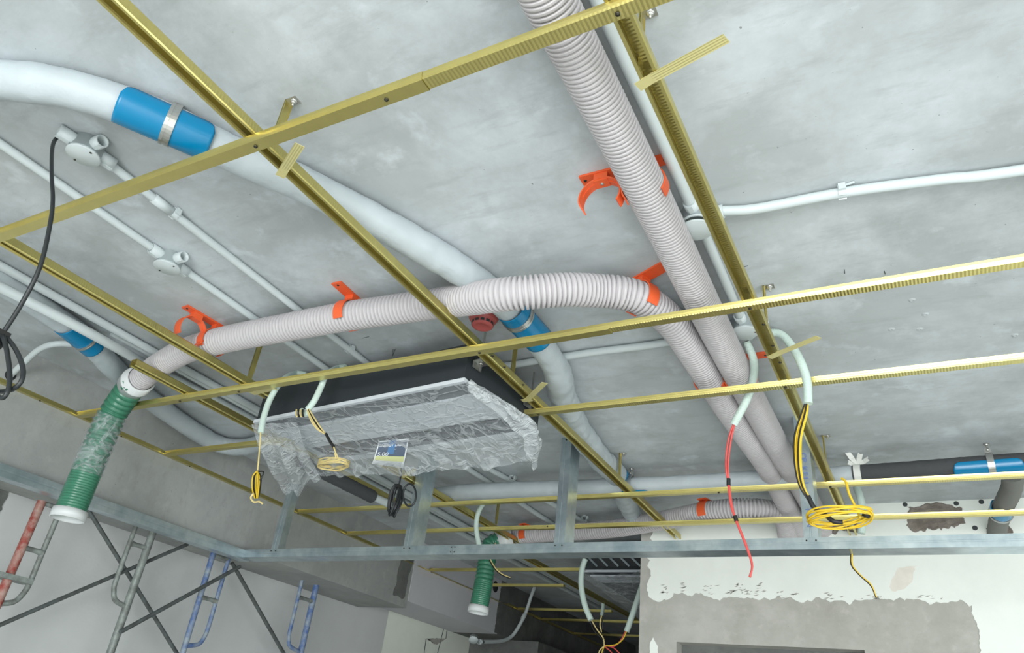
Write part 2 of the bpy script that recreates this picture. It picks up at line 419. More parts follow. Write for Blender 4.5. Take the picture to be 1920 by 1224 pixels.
MAIN = [(-0.0115, 0.005), (-0.0125, 0.0), (-0.0180, 0.0), (-0.0195, 0.0025), (-0.0180, 0.005), (-0.0180, 0.0265), (-0.0155, 0.0300), (0.0155, 0.0300), (0.0180, 0.0265), (0.0180, 0.005), (0.0195, 0.0025), (0.0180, 0.0), (0.0125, 0.0), (0.0115, 0.005)]
ANGLE = [(0.0, 0.027), (0.0, 0.0), (0.022, 0.0), (0.022, 0.004)]
def rail_mb(path, p0, p1, rib=0.0006, pitch=0.0090, ribz=None, t=0.0011, flip=1, scale=1.0):
    """extrude the profile from p0 to p1; transverse ribs pressed into the broad face"""
    p0 = V(p0); p1 = V(p1); d = (p1 - p0); L = d.length; d.normalize()
    side = V((0, 0, 1)).cross(d).normalized() * flip; up = d.cross(side) * flip
    if up.z < 0: up = -up
    out = sheet([(x * scale, y * scale) for x, y in path], t); n = len(out)
    m = max(2, int(L / pitch)) * 2; vs = []; fs = []
    for i in range(m + 1):
        o = p0 + d * (L * i / m); k = i % 2
        for x, y in out:
            if k and rib and ribz(x, y): 
                if ribz(x, y) == 2: x = x * (1 - rib / 0.017)
                else: y = y + rib
            vs.append(o + side * x + up * y)
    for i in range(m):
        for k in range(n):
            fs.append((i * n + k, i * n + (k + 1) % n, (i + 1) * n + (k + 1) % n, (i + 1) * n + k))
    fs.append(tuple(range(n))[::-1]); fs.append(tuple(m * n + k for k in range(n)))
    return MB().add(vs, fs)
crossrib = lambda x, y: 1 if (y < 0.003 and abs(x) < 0.0148) else 0
mainrib = lambda x, y: 1 if (y > 0.027 and abs(x) < 0.016) else (2 if 0.0045 < y < 0.024 and abs(x) > 0.0155 else 0)
GZ = 2.795                     # underside of the cross rails
MZ = GZ + 0.0195               # underside of the main rails
def screw(parent, p, nrm=(0, 0, -1), r=0.0048):
    MB().lathe([(0.0, 0.004), (r * 0.45, 0.004), (r * 0.5, 0.0025), (r, 0.003), (r * 1.1, 0.0), (r * 0.6, -0.001)], axes(p, nrm), 8).build('screw', M_SCREW, parent)
def cross_rail(Y, x0, x1, label, screws=(), z=GZ, scale=1.0, dy0=0.0, dy1=0.0, rib=0.0006, sidescrews=()):
    root = thing('cross_rail', label, 'ceiling rail', ((x0 + x1) / 2, Y, z), 'ribbed cross rails of the ceiling grid')
    rail_mb(CROSS, (x0, Y + dy0, z), (x1, Y + dy1, z), rib=rib, ribz=crossrib, scale=scale).build('channel', M_GOLD, root)
    for x in screws: screw(root, V((x, Y + dy0 + (dy1 - dy0) * (x - x0) / (x1 - x0), z)))
    for x in sidescrews: screw(root, V((x, Y - 0.0175, z + 0.012)), (0, -1, 0))
    return root
def main_rail(X, y0, y1, label, z=MZ, screws=(), dx0=0.0, dx1=0.0):
    root = thing('main_rail', label, 'ceiling rail', (X, (y0 + y1) / 2, z), 'main rails of the ceiling grid')
    rail_mb(MAIN, (X + dx0, y0, z), (X + dx1, y1, z), ribz=mainrib, rib=0.0006).build('channel', M_GOLD, root)
    for y in screws: screw(root, V((X + 0.012, y, z)))
    return root
x_at = lambda px, py, z=GZ: P(px, py, z=z).x
k = (MZ - CAMZ) / 1.2
XM1, XM2, XM3, XM0 = -1.268 * k, -0.352 * k, -2.412 * k, P(465, 800, z=MZ).x
cross_rail(0.806, -3.60, x_at(793, 152), 'brass cross rail nearest the camera, its left length lapping over the right', screws=(XM1, x_at(706, 162) ), z=GZ - 0.002, scale=1.09, dy0=-0.012, dy1=0.006)
cross_rail(0.812, x_at(760, 160), 1.3, 'brass cross rail at the top right, ribbed underside, crossing the long striped hose', screws=(XM2,), dy0=0.0, dy1=-0.004)
cross_rail(1.890, -3.60, x_at(1140, 614), 'long brass cross rail in front of the black air conditioner body', screws=(x_at(340, 752), x_at(448, 733), XM1), z=GZ - 0.002, scale=1.09, dy0=0.01, dy1=0.0)
cross_rail(1.888, x_at(1100, 620), 1.3, 'brass cross rail crossing both pale hoses, starting at the lap joint', screws=(XM2,))
cross_rail(2.432, -1.462, 1.3, 'brass cross rail with a free left end beside the plastic wrap', screws=(x_at(1008, 775), XM2))
cross_rail(2.432, -3.60, -2.66, 'short brass cross rail left of the air conditioner, ending behind the plastic wrap')
cross_rail(3.495, -3.60, 1.3, 'brass cross rail just below the white horizontal pipe', screws=(XM2, x_at(1345, 920)))
cross_rail(4.005, -3.60, x_at(1015, 990) , 'brass cross rail above the galvanised beam, left length up to the two screws', screws=())
cross_rail(4.005, x_at(1010, 990) - 0.02, 1.3, 'brass cross rail above the galvanised beam, right length past the brick hole', sidescrews=(x_at(1022, 987), x_at(1040, 987)), z=GZ - 0.002, scale=1.05)
cross_rail(5.07, -3.60, -1.58, 'upper brass cross rail seen below the galvanised beam, running to the wall corner', rib=0)
cross_rail(5.60, -3.32, -2.645, 'short brass cross rail with a free end beside the small green hose', rib=0)
cross_rail(6.63, -3.60, -2.635, 'brass cross rail with free right end in the dark room, above another', rib=0)
cross_rail(7.15, -3.60, -2.35, 'second lowest brass cross rail in the dark room', rib=0)
cross_rail(7.97, -3.60, -2.10, 'lowest brass cross rail in the dark room, behind the twisted wires', rib=0)
main_rail(XM1, -0.3, 4.36, 'long brass main rail running diagonally down through the middle of the picture', screws=(1.96, 2.05, 2.2), dx0=0.0, dx1=-0.045)
main_rail(XM2, -0.3, 4.36, 'brass main rail on the right beside the hanging yellow wires', screws=(2.02, 2.16, 2.28))
main_rail(XM3, -0.3, 2.02, 'brass main rail at the left edge, cut off before the air conditioner')
main_rail(XM3, 2.80, 4.5, 'brass main rail emerging behind the air conditioner plastic')
main_rail(XM0, 1.60, 3.50, 'brass main rail left of the air conditioner with an open cut end on the hose')
main_rail(P(1100, 1112, z=MZ).x, 4.6, 7.9, 'dark brass main rail in the room beyond the galvanised beam')
# wall angle on the beam
def wall_angle(y0, y1, label):
    root = thing('wall_angle', label, 'wall angle', (XB, (y0 + y1) / 2, GZ), 'brass wall angles on the beam face')
    rail_mb(ANGLE, (XB + 0.001, y0, GZ), (XB + 0.001, y1, GZ), rib=0, pitch=0.5, ribz=lambda x, y: 0, flip=-1).build('angle', M_GOLD, root)
    for i in range(int((y1 - y0) / 0.45)):
        screw(root, V((XB + 0.012, y0 + 0.2 + 0.45 * i, GZ)), r=0.004)
    return root
wall_angle(0.6, 4.84, 'brass wall angle fixed along the near dark beam face')
wall_angle(4.90, 6.26, 'brass wall angle across the lilac plastered beam')
wall_angle(6.32, 9.0, 'brass wall angle along the dark far beam')

# strap hangers with bent tails
def hanger(p_foot, label, top=SLAB, group='brass strap hangers'):
    """vertical strap from the slab to the main rail with a foot, slot and bolt"""
    x, y = p_foot
    root = thing('strap_hanger', label, 'hanger', (x, y, MZ), group)
    MB().box((x - 0.0008, y - 0.012, MZ + 0.002), (x + 0.0008, y + 0.012, top - 0.001)).box((x - 0.003, y - 0.012, MZ + 0.03), (x + 0.003, y - 0.0105, top - 0.001)).box((x - 0.003, y + 0.0105, MZ + 0.03), (x + 0.003, y + 0.012, top - 0.001)).build('strap', M_GOLD, root)
    f = MB().box((x, y - 0.012, top - 0.003), (x + 0.032, y + 0.012, top - 0.0005)).build('foot', M_STEEL, root)
    MB().lathe([(0.0, 0.016), (0.003, 0.016), (0.003, 0.008), (0.007, 0.008), (0.007, 0.003), (0.010, 0.003), (0.010, 0.0)], axes((x + 0.018, y, top - 0.003), (0, 0, -1)), 6).build('bolt', M_STEEL, f)
    return root
def tail(p0, p1, label, w=0.024, z0=None):
    """flat ribbed tail of a tie strap bent out from under the main rail"""
    p0 = V(p0); p1 = V(p1); d = (p1 - p0); L = d.length; d.normalize()
    s = d.cross(V((0, 0, 1))).normalized(); n = s.cross(d)
    root = thing('strap_tail', label, 'strap', p0, 'bent tails of the tie straps')
    N = 9; vs = []
    for l in (0, L):
        for side in (0, 1):
            for i in range(N):
                h = 0.0007 * (i % 2) + (0.0013 if side else 0)
                vs.append(p0 + d * l + s * (w * (i / (N - 1) - 0.5)) + n * h)
    idx = lambda a, sd, i: (a * 2 + sd) * N + i
    fs = []
    for i in range(N - 1):
        for sd in (0, 1): fs.append((idx(0, sd, i), idx(0, sd, i + 1), idx(1, sd, i + 1), idx(1, sd, i)))
        for a in (0, 1): fs.append((idx(a, 0, i), idx(a, 0, i + 1), idx(a, 1, i + 1), idx(a, 1, i)))
    for i in (0, N - 1): fs.append((idx(0, 0, i), idx(1, 0, i), idx(1, 1, i), idx(0, 1, i)))
    MB().add(vs, fs).build('strip', M_GOLDSTRAP, root)
    M = Matrix.Translation(p0)
    MB().box((-0.022, -w / 2, -0.0015), (0.022, w / 2, 0.0), M @ Matrix.Rotation(math.atan2(d.y, d.x) if abs(d.x) > abs(d.y) else 0, 4, 'Z')).build('saddle', M_GOLDSTRAP, root)
    return root
ym = lambda px, py, z=MZ: P(px, py, z=z).y
HG = [(542, 192, 'strap hanger crossing the nearest cross rail, beside the short pale tail'),
      (1432, 538, 'strap hanger with bolted foot beside the right main rail'),
      (489, 642, 'strap hanger under the striped hose at the end of the left main rail'),
      (968, 640, 'strap hanger right of the black air conditioner corner'),
      (1204, 28, 'strap hanger at the top right beside the bent tail'),
      (1163, 850, 'strap hanger at the blue collar over the white horizontal pipe'),
      (1543, 817, 'strap hanger behind the lettered galvanised post'),
      (936, 932, 'strap hanger left of the lower hose near its small red clip')]
for hx, hy, lb in HG: hanger(P(hx, hy, z=SLAB).to_2d(), lb)
tz = MZ - 0.001
def tail_px(a, b, dz, label, w=0.024):
    p = P(a[0], a[1], z=tz); q = P(b[0], b[1], z=tz + dz); tail(p, q, label, w)
tail_px((1212, 153), (1362, 72), -0.02, 'long pale strap tail sticking out at the top right')
tail_px((530, 322), (562, 272), -0.02, 'short pale strap tail standing on the middle main rail at upper left')
tail_px((1452, 666), (1535, 632), -0.015, 'strap tail crossing the curved mint flexible conduit')
tail_px((988, 750), (1021, 718), -0.02, 'short strap tail by the right end of the air conditioner')
tail_px((757, 893), (778, 880), -0.01, 'tiny strap tail above the black cable coil', 0.02)
tail_px((478, 736), (515, 728), -0.008, 'short strap tail folded under the long cross rail at left', 0.03)

# ------------------------------------------------------------------ galvanised bulkhead frame
FZ0, FZ1 = CAMZ + 0.818, CAMZ + 0.864
YF = 3.12
def cstud(p0, p1, w, d, up, front, mat_=M_GALV, t=0.0012):
    """C profile: web (width w) on the 'front' side, flanges of depth d behind it"""
    p0 = V(p0); p1 = V(p1); a = (p1 - p0).normalized(); up = V(up).normalized(); fr = V(front).normalized()
    path = [(w / 2 - 0.010, -d), (w / 2, -d), (w / 2, 0), (0.004, 0), (0.003, -0.0012), (-0.003, -0.0012), (-0.004, 0), (-w / 2, 0), (-w / 2, -d), (-w / 2 + 0.010, -d)]
    out = sheet(path, t); n = len(out); vs = []
    for p in (p0, p1): vs += [p + up * x + fr * y for x, y in out]
    fs = [(k, (k + 1) % n, n + (k + 1) % n, n + k) for k in range(n)] + [tuple(range(n))[::-1], tuple(range(n, 2 * n))]
    return MB().add(vs, fs)
zc = (FZ0 + FZ1) / 2
def stud(name, label, mb, loc, extra=None):
    root = thing(name, label, 'steel stud', loc, 'galvanised studs of the bulkhead frame')
    mb.build('channel', M_GALV, root); return root
xs = P(849, 1030, Y=YF).x
r = stud('galvanised_stud', 'galvanised horizontal stud, left length from the beam corner to the joint', cstud((XB + 0.03, YF, zc), (xs, YF, zc), 0.046, 0.105, (0, 0, 1), (0, -1, 0)), ((XB + xs) / 2 and ((XB + xs) / 2, YF, FZ0)))
for i in (0, 1): screw(r, V((xs - 0.01, YF - 0.001, zc + 0.012 - 0.024 * i)), (0, -1, 0), 0.003)
r = stud('galvanised_stud', 'long galvanised horizontal stud, right length crossing in front of the white wall', cstud((xs + 0.002, YF - 0.0005, zc), (1.6, YF - 0.0005, zc), 0.046, 0.105, (0, 0, 1), (0, -1, 0)), (0.2, YF, FZ0))
for i in (0, 1): screw(r, V((xs + 0.012, YF - 0.0015, zc + 0.012 - 0.024 * i)), (0, -1, 0), 0.003)
r = stud('galvanised_stud', 'grey galvanised stud running under the dark beam on the left', cstud((XB + 0.055, -0.5, zc - 0.008), (XB + 0.055, YF + 0.05, zc - 0.008), 0.054, 0.075, (0, 0, 1), (1, 0, 0)), (XB, 1.3, FZ0))
for y in (1.9, 2.35, 2.8): MB().lathe([(0, 0.002), (0.006, 0.002), (0.008, 0)], axes((XB + 0.03, y, FZ0 - 0.0005), (0, 0, -1)), 8).build('punched_hole', M_SCREW, r)
def post(px, py, label, top=SLAB, w=0.054, d=0.105):
    x = P(px, py, Y=YF).x
    root = stud('galvanised_post', label, cstud((x, YF + 0.002, FZ0 + 0.01), (x, YF + 0.002, top - 0.003), w, d, (1, 0, 0), (0, -1, 0)), (x, YF, FZ0))
    # closed side flange facing the room and a top tab
    MB().box((x - w / 2, YF - 0.002, top - 0.03), (x + w / 2, YF - 0.0005, top - 0.001)).build('top_tab', M_GALV, root)
    screw(root, V((x, YF - 0.003, top - 0.015)), (0, -1, 0), 0.004)
    for s in (-1, 1): screw(root, V((x + s * w * 0.33, YF - 0.001, FZ1 - 0.012)), (0, -1, 0), 0.0032)
    return root
p1 = post(1048, 1015, 'galvanised post in the middle, right of the wrapped air conditioner')
p2 = post(764, 1022, 'galvanised post behind the black cable coil')
p3 = post(1520, 1000, 'galvanised post printed with blue letters beside the yellow wires')
p4 = post(512, 1036, 'short galvanised post against the dark beam at the frame corner', top=MZ + 0.05, d=0.05)
def text_mesh(body, M, size, mat_, parent, name='print', ext=0.0004):
    cu = bpy.data.curves.new('t', 'FONT'); cu.body = body; cu.size = size; cu.extrude = ext; cu.align_x = 'LEFT'
    o = bpy.data.objects.new('t', cu); COL.objects.link(o)
    dg = bpy.context.evaluated_depsgraph_get(); me = bpy.data.meshes.new_from_object(o.evaluated_get(dg))
    bpy.data.objects.remove(o); bpy.data.curves.remove(cu)
    mb = MB(); mb.add([M @ v.co for v in me.vertices], [tuple(p.vertices) for p in me.polygons]); bpy.data.meshes.remove(me)
    return mb.build(name, mat_, parent)
x3 = ORG[p3.name].x
for ch, py in (('O', 848), ('P', 858), ('K', 873), ('E', 884), ('L', 894), ('L', 903), ('T', 950), ('N', 976)):
    q = P(1512, py, Y=YF - 0.0015)
    text_mesh(ch, Matrix(((0, 1, 0, x3 - 0.012), (0, 0, -1, YF - 0.0008), (-1, 0, 0, q.z), (0, 0, 0, 1))), 0.034, M_INK, p3)

# ------------------------------------------------------------------ hoses
HR = 0.055
def corrugated(path, r, pitch, depth, n=18, gw=2):
    pts = smooth_path(path, pitch / 8.0); R = []
    for i in range(len(pts)):          # six ridge rings, then two groove rings
        ph = i % 8
        R.append(r - (depth if ph > 7 - gw else (0.0008 if ph in (0, 7 - gw) else 0)))
    return MB().tube(pts, R, n, True, True)
hz = SLAB - 0.085
A = lambda px, py, z=hz: P(px, py, z=z)
def hose(name, label, path, pitch=0.0128, depth=0.010, r=HR, gw=2):
    o = corrugated(path, r, pitch, depth, 20, gw).build(name, M_HOSE); return tag(o, label, 'hose', 'pale corrugated ventilation hoses')
hose('corrugated_hose', 'long straight pale corrugated hose running from the top edge down to the wall',
     [(-0.500, -0.4, hz), (-0.503, 0.8, hz), (-0.511, 1.5, hz), (-0.528, 2.3, hz), (-0.532, 3.2, hz), (-0.52, 3.9, hz - 0.005), (-0.51, 4.40, hz - 0.045)])
hose('corrugated_hose', 'pale corrugated hose sweeping from the green sleeve at left, bending beside the straight hose',
     [A(262, 712, hz - 0.035), A(300, 684, hz - 0.008), A(350, 657), A(420, 637), A(520, 617), A(650, 593), A(740, 580), A(835, 567, hz - 0.006), A(885, 560, hz - 0.040), A(935, 553, hz - 0.066), A(990, 548, hz - 0.064), A(1060, 543, hz - 0.035), A(1120, 545, hz - 0.008), A(1165, 549), A(1205, 562), A(1258, 603), A(1300, 662), A(1345, 735),
      A(1392, 806), A(1440, 876), (-0.635, 3.95, hz - 0.005), (-0.632, 4.40, hz - 0.045)], pitch=0.0155, depth=0.013, gw=3)
hcz = SLAB - 0.12
C_ = lambda px, py, z=hcz: P(px, py, z=z)
hose('corrugated_hose', 'short pale corrugated hose above the galvanised beam leading to the small green sleeve',
     [C_(955, 1012), C_(985, 1003), C_(1060, 998), C_(1150, 991), C_(1240, 976), C_(1330, 958), C_(1410, 953), C_(1465, 966), (-0.70, 4.40, hcz - 0.05)], pitch=0.0175, depth=0.013, gw=3)

def green_sleeve(pts, label, rad, plast_label=None):
    root = thing('green_hose_sleeve', label, 'hose', pts[-1], 'green sleeves on the hose ends')
    path = smooth_path(pts, 0.004); n = len(path); k1 = int(n * 0.66)
    R = []
    for i in range(n):
        if i < k1: ph = i % 7; R.append(rad - (0.007 if ph in (4, 5, 6) else 0))
        else: ph = (i - k1) % 3; R.append(rad * 1.02 - (0.0025 if ph == 2 else 0))
    MB().tube(path, R, 22).build('sleeve', M_GREEN, root)
    t = (path[0] - path[3]).normalized()
    d = (path[-1] - path[-4]).normalized()
    M = axes(path[-1] - d * 0.004, d)
    MB().lathe([(rad * 1.02, 0.0), (rad * 1.14, 0.0), (rad * 1.14, 0.040), (rad * 1.05, 0.040), (rad * 1.02, 0.028), (rad * 0.98, 0.004)], M, 24).build('end_ring', M_COLLAR, root)
    return root, path
def collar(p, axis, rad, label):
    root = thing('hose_collar', label, 'collar', p, 'white hose collars')
    M = axes(V(p) - V(axis).normalized() * 0.045, axis)
    MB().lathe([(rad * 0.93, 0.0), (rad * 1.10, 0.0), (rad * 1.10, 0.040), (rad * 1.17, 0.043), (rad * 1.17, 0.050), (rad * 1.10, 0.053), (rad * 1.10, 0.092), (rad * 0.95, 0.092)], M, 26).build('ring', M_COLLAR, root)
    return root
he = A(262, 712, hz - 0.035); ht = (he - A(300, 684, hz - 0.008)).normalized()
gs, gpath = green_sleeve([he + ht * 0.050, he + ht * 0.085 + V((0, 0, -0.012)), P(214, 772, Y=1.835), P(194, 812, Y=1.838), P(172, 862, Y=1.84), P(151, 912, Y=1.845), P(132, 958, Y=1.845)], 'large green corrugated sleeve hanging at the left with a white end ring', 0.062)
col1 = collar(he + ht * 0.030, -ht, 0.061, 'white collar joining the pale hose to the large green sleeve')
Mx = axes(he + ht * 0.030, V((0.25, -1, -0.75)), -ht)
for u, v_, w_, h_ in ((-0.03, -0.012, 0.006, 0.018), (-0.03, -0.012, 0.016, 0.005), (-0.006, 0.006, 0.014, 0.005), (-0.012, -0.026, 0.008, 0.012)):
    MB().box((u, v_, 0.0655), (u + h_, v_ + w_, 0.0682), Mx).build('print', M_GREEN, col1)
gs2, gpath2 = green_sleeve([P(935, 1013, Y=4.32), P(920, 1022, Y=4.30), P(914, 1045, Y=4.28), P(907, 1090, Y=4.26), P(898, 1138, Y=4.25)], 'small green corrugated sleeve hanging below the galvanised beam', 0.060)
collar(P(948, 1012, Y=4.33), C_(985, 1003) - P(948, 1012, Y=4.33), 0.058, 'white collar at the small green sleeve above the galvanised beam')
# clear film wrinkled round the middle of the large sleeve
seg = gpath[int(len(gpath) * 0.30):int(len(gpath) * 0.74)]
film = MB(); fr = frames(seg); n = 26; vs = []; fs = []
for i, (p, (t, a, b)) in enumerate(zip(seg, fr)):
    for k in range(n):
        an = 2 * math.pi * k / n; rr = 0.0655 + 0.006 * noise.noise(V((i * 0.23, math.cos(an) * 2.2, math.sin(an) * 2.2)))
        vs.append(p + a * rr * math.cos(an) + b * rr * math.sin(an))
for i in range(len(seg) - 1):
    for k in range(n): fs.append((i * n + k, i * n + (k + 1) % n, (i + 1) * n + (k + 1) % n, (i + 1) * n + k))
film.add(vs, fs, True).build('film_wrap', plastic_mat('thin_sleeve_film', 0.08, 0.30, 4.0), gs)

# orange clips
def arc_band(mb, c, axis, up, r, t, w, a0, a1, n=20):
    """C band round 'axis' from angle a0 to a1 (0 = up)"""
    axis = V(axis).normalized(); up = (V(up) - axis * V(up).dot(axis)).normalized(); sd = axis.cross(up)
    vs = []; fs = []
    for i in range(n + 1):
        a = math.radians(a0 + (a1 - a0) * i / n); d = up * math.cos(a) + sd * math.sin(a)
        for rr, ww in ((r, -w / 2), (r + t, -w / 2), (r + t, w / 2), (r, w / 2)): vs.append(V(c) + d * rr + axis * ww)
    for i in range(n):
        for k in range(4): fs.append((i * 4 + k, i * 4 + (k + 1) % 4, (i + 1) * 4 + (k + 1) % 4, (i + 1) * 4 + k))
    fs += [(0, 1, 2, 3), tuple(n * 4 + k for k in (3, 2, 1, 0))]
    mb.add(vs, fs, False); return mb
def clip(c, axis, label, span=(-0.06, 0.12), rings=(0.0,), r=0.0565, w=0.034, arc=128, base_top=SLAB, drop=0.0285):
    """base plate on the slab across the hose plus one open C ring per hose"""
    c = V(c); axis = V((axis[0], axis[1], 0)).normalized(); sd = V((-axis.y, axis.x, 0)); up = V((0, 0, 1))
    root = thing('hose_clip', label, 'pipe clip', (c.x, c.y, base_top), 'orange hose clips')
    Mb = Matrix(((sd.x, axis.x, 0, c.x), (sd.y, axis.y, 0, c.y), (0, 0, 1, 0), (0, 0, 0, 1)))
    MB().box((span[0], -w * 0.55, base_top - 0.0075), (span[1], w * 0.55, base_top - 0.0005), Mb).build('base_plate', M_ORANGE, root)
    for s in rings:
        cc = V((c.x, c.y, base_top - drop - r)) + sd * s
        g = arc_band(MB(), cc, axis, up, r, 0.0042, w, -arc, arc, 30).build('ring', M_ORANGE, root)
        if drop > 0.01: MB().box((s - 0.02, -w * 0.45, base_top - drop - 0.006), (s + 0.02, w * 0.45, base_top - 0.007), Mb).build('stem', M_ORANGE, root)
        arc_band(MB(), cc, axis, up, r - 0.002, 0.002, w * 0.22, -arc * 0.6, arc * 0.6, 16).build('rib', M_ORANGE, g)
        if abs(s) > 0.11:
            MB().lathe([(0, 0.007), (0.004, 0.007), (0.005, 0.004), (0.011, 0.003), (0.012, 0)], axes(cc + V((0, 0, r - 0.002)), (0, 0, -1)), 10).build('screw_head', M_STEEL, g)
    for s in (span[0] + 0.012, span[1] - 0.012):
        MB().lathe([(0, 0.0016), (0.0042, 0.0016), (0.0048, 0)], axes(V((c.x, c.y, base_top - 0.0075)) + sd * s, (0, 0, -1)), 8).build('screw_hole', M_SCREW, root)
    return root
cA = V((-0.510, P(1215, 350, z=hz).y, 0))
clip(cA, (-0.005, 1, 0), 'double orange clip with one empty open ring beside the straight hose', span=(-0.065, 0.185), rings=(0.122, 0.0), arc=122)
q = A(652, 592); clip(q, A(700, 585) - A(600, 602), 'orange clip on the middle of the sweeping hose, left of the diagonal rail', span=(-0.10, 0.06), w=0.04)
q = A(1203, 561); clip(q, A(1225, 576) - A(1180, 552), 'orange clip at the bend of the sweeping hose, beside the straight hose', span=(-0.115, 0.05), w=0.042)
q = A(398, 643); clip(q, A(440, 632) - A(350, 657), 'orange double clip at left, partly hidden by the left main rail', span=(-0.165, 0.06), rings=(0.0, -0.105), w=0.036)
q = V((-0.585, P(1345, 712, z=hz).y, 0)); clip(q, (0, 1, 0), 'orange double clip holding both hoses behind the red-wire conduit', span=(-0.165, 0.13), rings=(-0.056, 0.056), w=0.036)
q = C_(1325, 959); clip(q, C_(1360, 955) - C_(1290, 966), 'orange clip on the short hose above the galvanised beam', span=(-0.05, 0.07), w=0.05, base_top=hcz + 0.064, drop=0.006)
q = C_(988, 1003); clip(q, C_(1020, 1000) - C_(960, 1008), 'red-orange clip behind the small green sleeve and middle post', span=(-0.06, 0.10), w=0.05, base_top=hcz + 0.064, drop=0.006)

# ------------------------------------------------------------------ insulated pipes, saddles and clamps
def wrapped(name, label, ctrl, r, m=M_WRAP, wr=0.003, seed=0, n=24, cat='pipe', group=None, prof=None):
    pts = smooth_path(ctrl, 0.012); fr = frames(pts); vs = []; fs = []; r0 = r; wr0 = wr
    for i, (p, (t, a, b)) in enumerate(zip(pts, fr)):
        r, wr = prof(i / len(pts)) if prof else (r0, wr0)
        for kx in range(n):
            an = 2 * math.pi * kx / n
            q = p + a * math.cos(an) * r + b * math.sin(an) * r
            rr = r + wr * (noise.noise(V((q.x * 7 + seed, q.y * 7, q.z * 7))) + 0.6 * noise.noise(V((q.x * 22, q.y * 22 + seed, q.z * 22))))
            ph = (i * 0.012 / 0.075 + kx / n) % 1.0          # lapped spiral edge of the tape
            rr += 0.0014 * ph
            vs.append(p + a * math.cos(an) * rr + b * math.sin(an) * rr)
    for i in range(len(pts) - 1):
        for kx in range(n): fs.append((i * n + kx, i * n + (kx + 1) % n, (i + 1) * n + (kx + 1) % n, (i + 1) * n + kx))
    mb = MB().add(vs, fs, True); mb.add(vs[:n], [tuple(range(n))[::-1]]); mb.add(vs[-n:], [tuple(range(n))])
    return tag(mb.build(name, m), label, cat, group)
def saddle(c, axis, r, label, length=0.20, half=112, down=(0, 0, -1)):
    c = V(c); axis = V(axis).normalized(); dn = V(down); dn = (dn - axis * dn.dot(axis)).normalized(); sd = axis.cross(dn)
    root = thing('pipe_saddle', label, 'pipe saddle', c + dn * r, 'blue pipe saddles')
    rows = 33; cols = 22; vs = []; fs = []
    for layer, rr in enumerate((r + 0.003, r + 0.0062)):
        for i in range(rows):
            u = -1 + 2 * i / (rows - 1); cr = 0.028; e = max(0, (abs(u) * length / 2 - (length / 2 - cr)) / cr); hf = half - math.degrees(cr / r) * (1 - math.sqrt(max(0, 1 - e * e)))
            for j in range(cols + 1):
                an = math.radians(-hf + 2 * hf * j / cols)
                vs.append(c + axis * (u * length / 2) + dn * (rr * math.cos(an)) + sd * (rr * math.sin(an)))
    W_ = cols + 1; idx = lambda l, i, j: (l * rows + i) * W_ + j
    for l in (0, 1):
        for i in range(rows - 1):
            for j in range(cols): fs.append((idx(l, i, j), idx(l, i, j + 1), idx(l, i + 1, j + 1), idx(l, i + 1, j)))
    for i in range(rows - 1):
        for j in (0, cols): fs.append((idx(0, i, j), idx(0, i + 1, j), idx(1, i + 1, j), idx(1, i, j)))
    for j in range(cols):
        for i in (0, rows - 1): fs.append((idx(0, i, j), idx(0, i, j + 1), idx(1, i, j + 1), idx(1, i, j)))
    MB().add(vs, fs, True).build('shell', M_BLUE, root); return root
def clamp(c, axis, r, label, rod=True, w=0.026, off=0.0):
    c = V(c) + V(axis).normalized() * off; axis = V(axis).normalized(); up = V((0, 0, 1)); up = (up - axis * axis.z).normalized(); sd = axis.cross(up)
    root = thing('pipe_clamp', label, 'pipe clamp', c, 'metal pipe clamps')
    b_ = MB()
    for o_ in (-w * 0.32, w * 0.32): arc_band(b_, c + axis * o_, axis, up, r + 0.0068, 0.0030, w * 0.34, 8, 352, 36)
    arc_band(b_, c, axis, up, r + 0.0066, 0.0016, w, 8, 352, 36)
    band = b_.build('band', M_STEEL, root)
    top = c + up * (r + 0.010)
    for s in (-1, 1): MB().box((-0.0012, -w / 2, 0), (0.0012, w / 2, 0.022), axes(top + sd * s * 0.005, up, sd)).build('ear', M_STEEL, band)
    MB().lathe([(0, 0.018), (0.006, 0.018), (0.006, 0.012), (0.003, 0.012), (0.003, -0.012), (0.006, -0.012), (0.006, -0.017), (0, -0.017)], axes(top + up * 0.012, sd), 6).build('bolt', M_STEEL, root)
    if rod and SLAB - top.z > 0.02:
        MB().tube([top + up * 0.010, V((top.x, top.y, SLAB - 0.012))], 0.0038, 8).build('rod', M_STEEL, root)
        MB().lathe([(0, 0.0), (0.008, 0.0), (0.010, 0.004), (0.012, 0.011), (0.004, 0.012)], axes((top.x, top.y, SLAB - 0.012), (0, 0, 1)), 8).build('anchor', M_STEEL, root)
    return root
PR = 0.050
pz = CAMZ + 1.336
B = lambda px, py, z=pz: P(px, py, z=z)
path1 = [B(-120, 140), B(0, 150), B(110, 163), B(210, 190), B(315, 230), B(430, 285), B(560, 342), B(680, 402), B(790, 462), B(900, 532), B(960, 585), B(1010, 640), B(1042, 690), B(1055, 740), B(1078, 795), B(1118, 850), B(1158, 893, pz), B(1172, 935, pz), B(1188, 968, pz - 0.01), B(1196, 985, pz - 0.05)]
wrapped('wrapped_pipe', 'long white wrapped pipe running diagonally from upper left, crossing behind the sweeping hose', path1, PR, group='wrapped insulated pipes', prof=lambda f: (PR + 0.010 * max(0, min(1, (f - 0.50) / 0.06)) * (1 - max(0, min(1, (f - 0.78) / 0.1)) * 0.7), 0.003 + 0.005 * max(0, min(1, (f - 0.50) / 0.05))))
ax = B(400, 270) - B(230, 195); c = B(313, 230)
saddle(c, ax, PR, 'bright blue saddle on the white pipe at upper left', 0.235)
clamp(c, ax, PR, 'metal clamp round the blue saddle at upper left', off=0.01)
ax = B(1010, 640) - B(950, 575); c = B(984, 607)
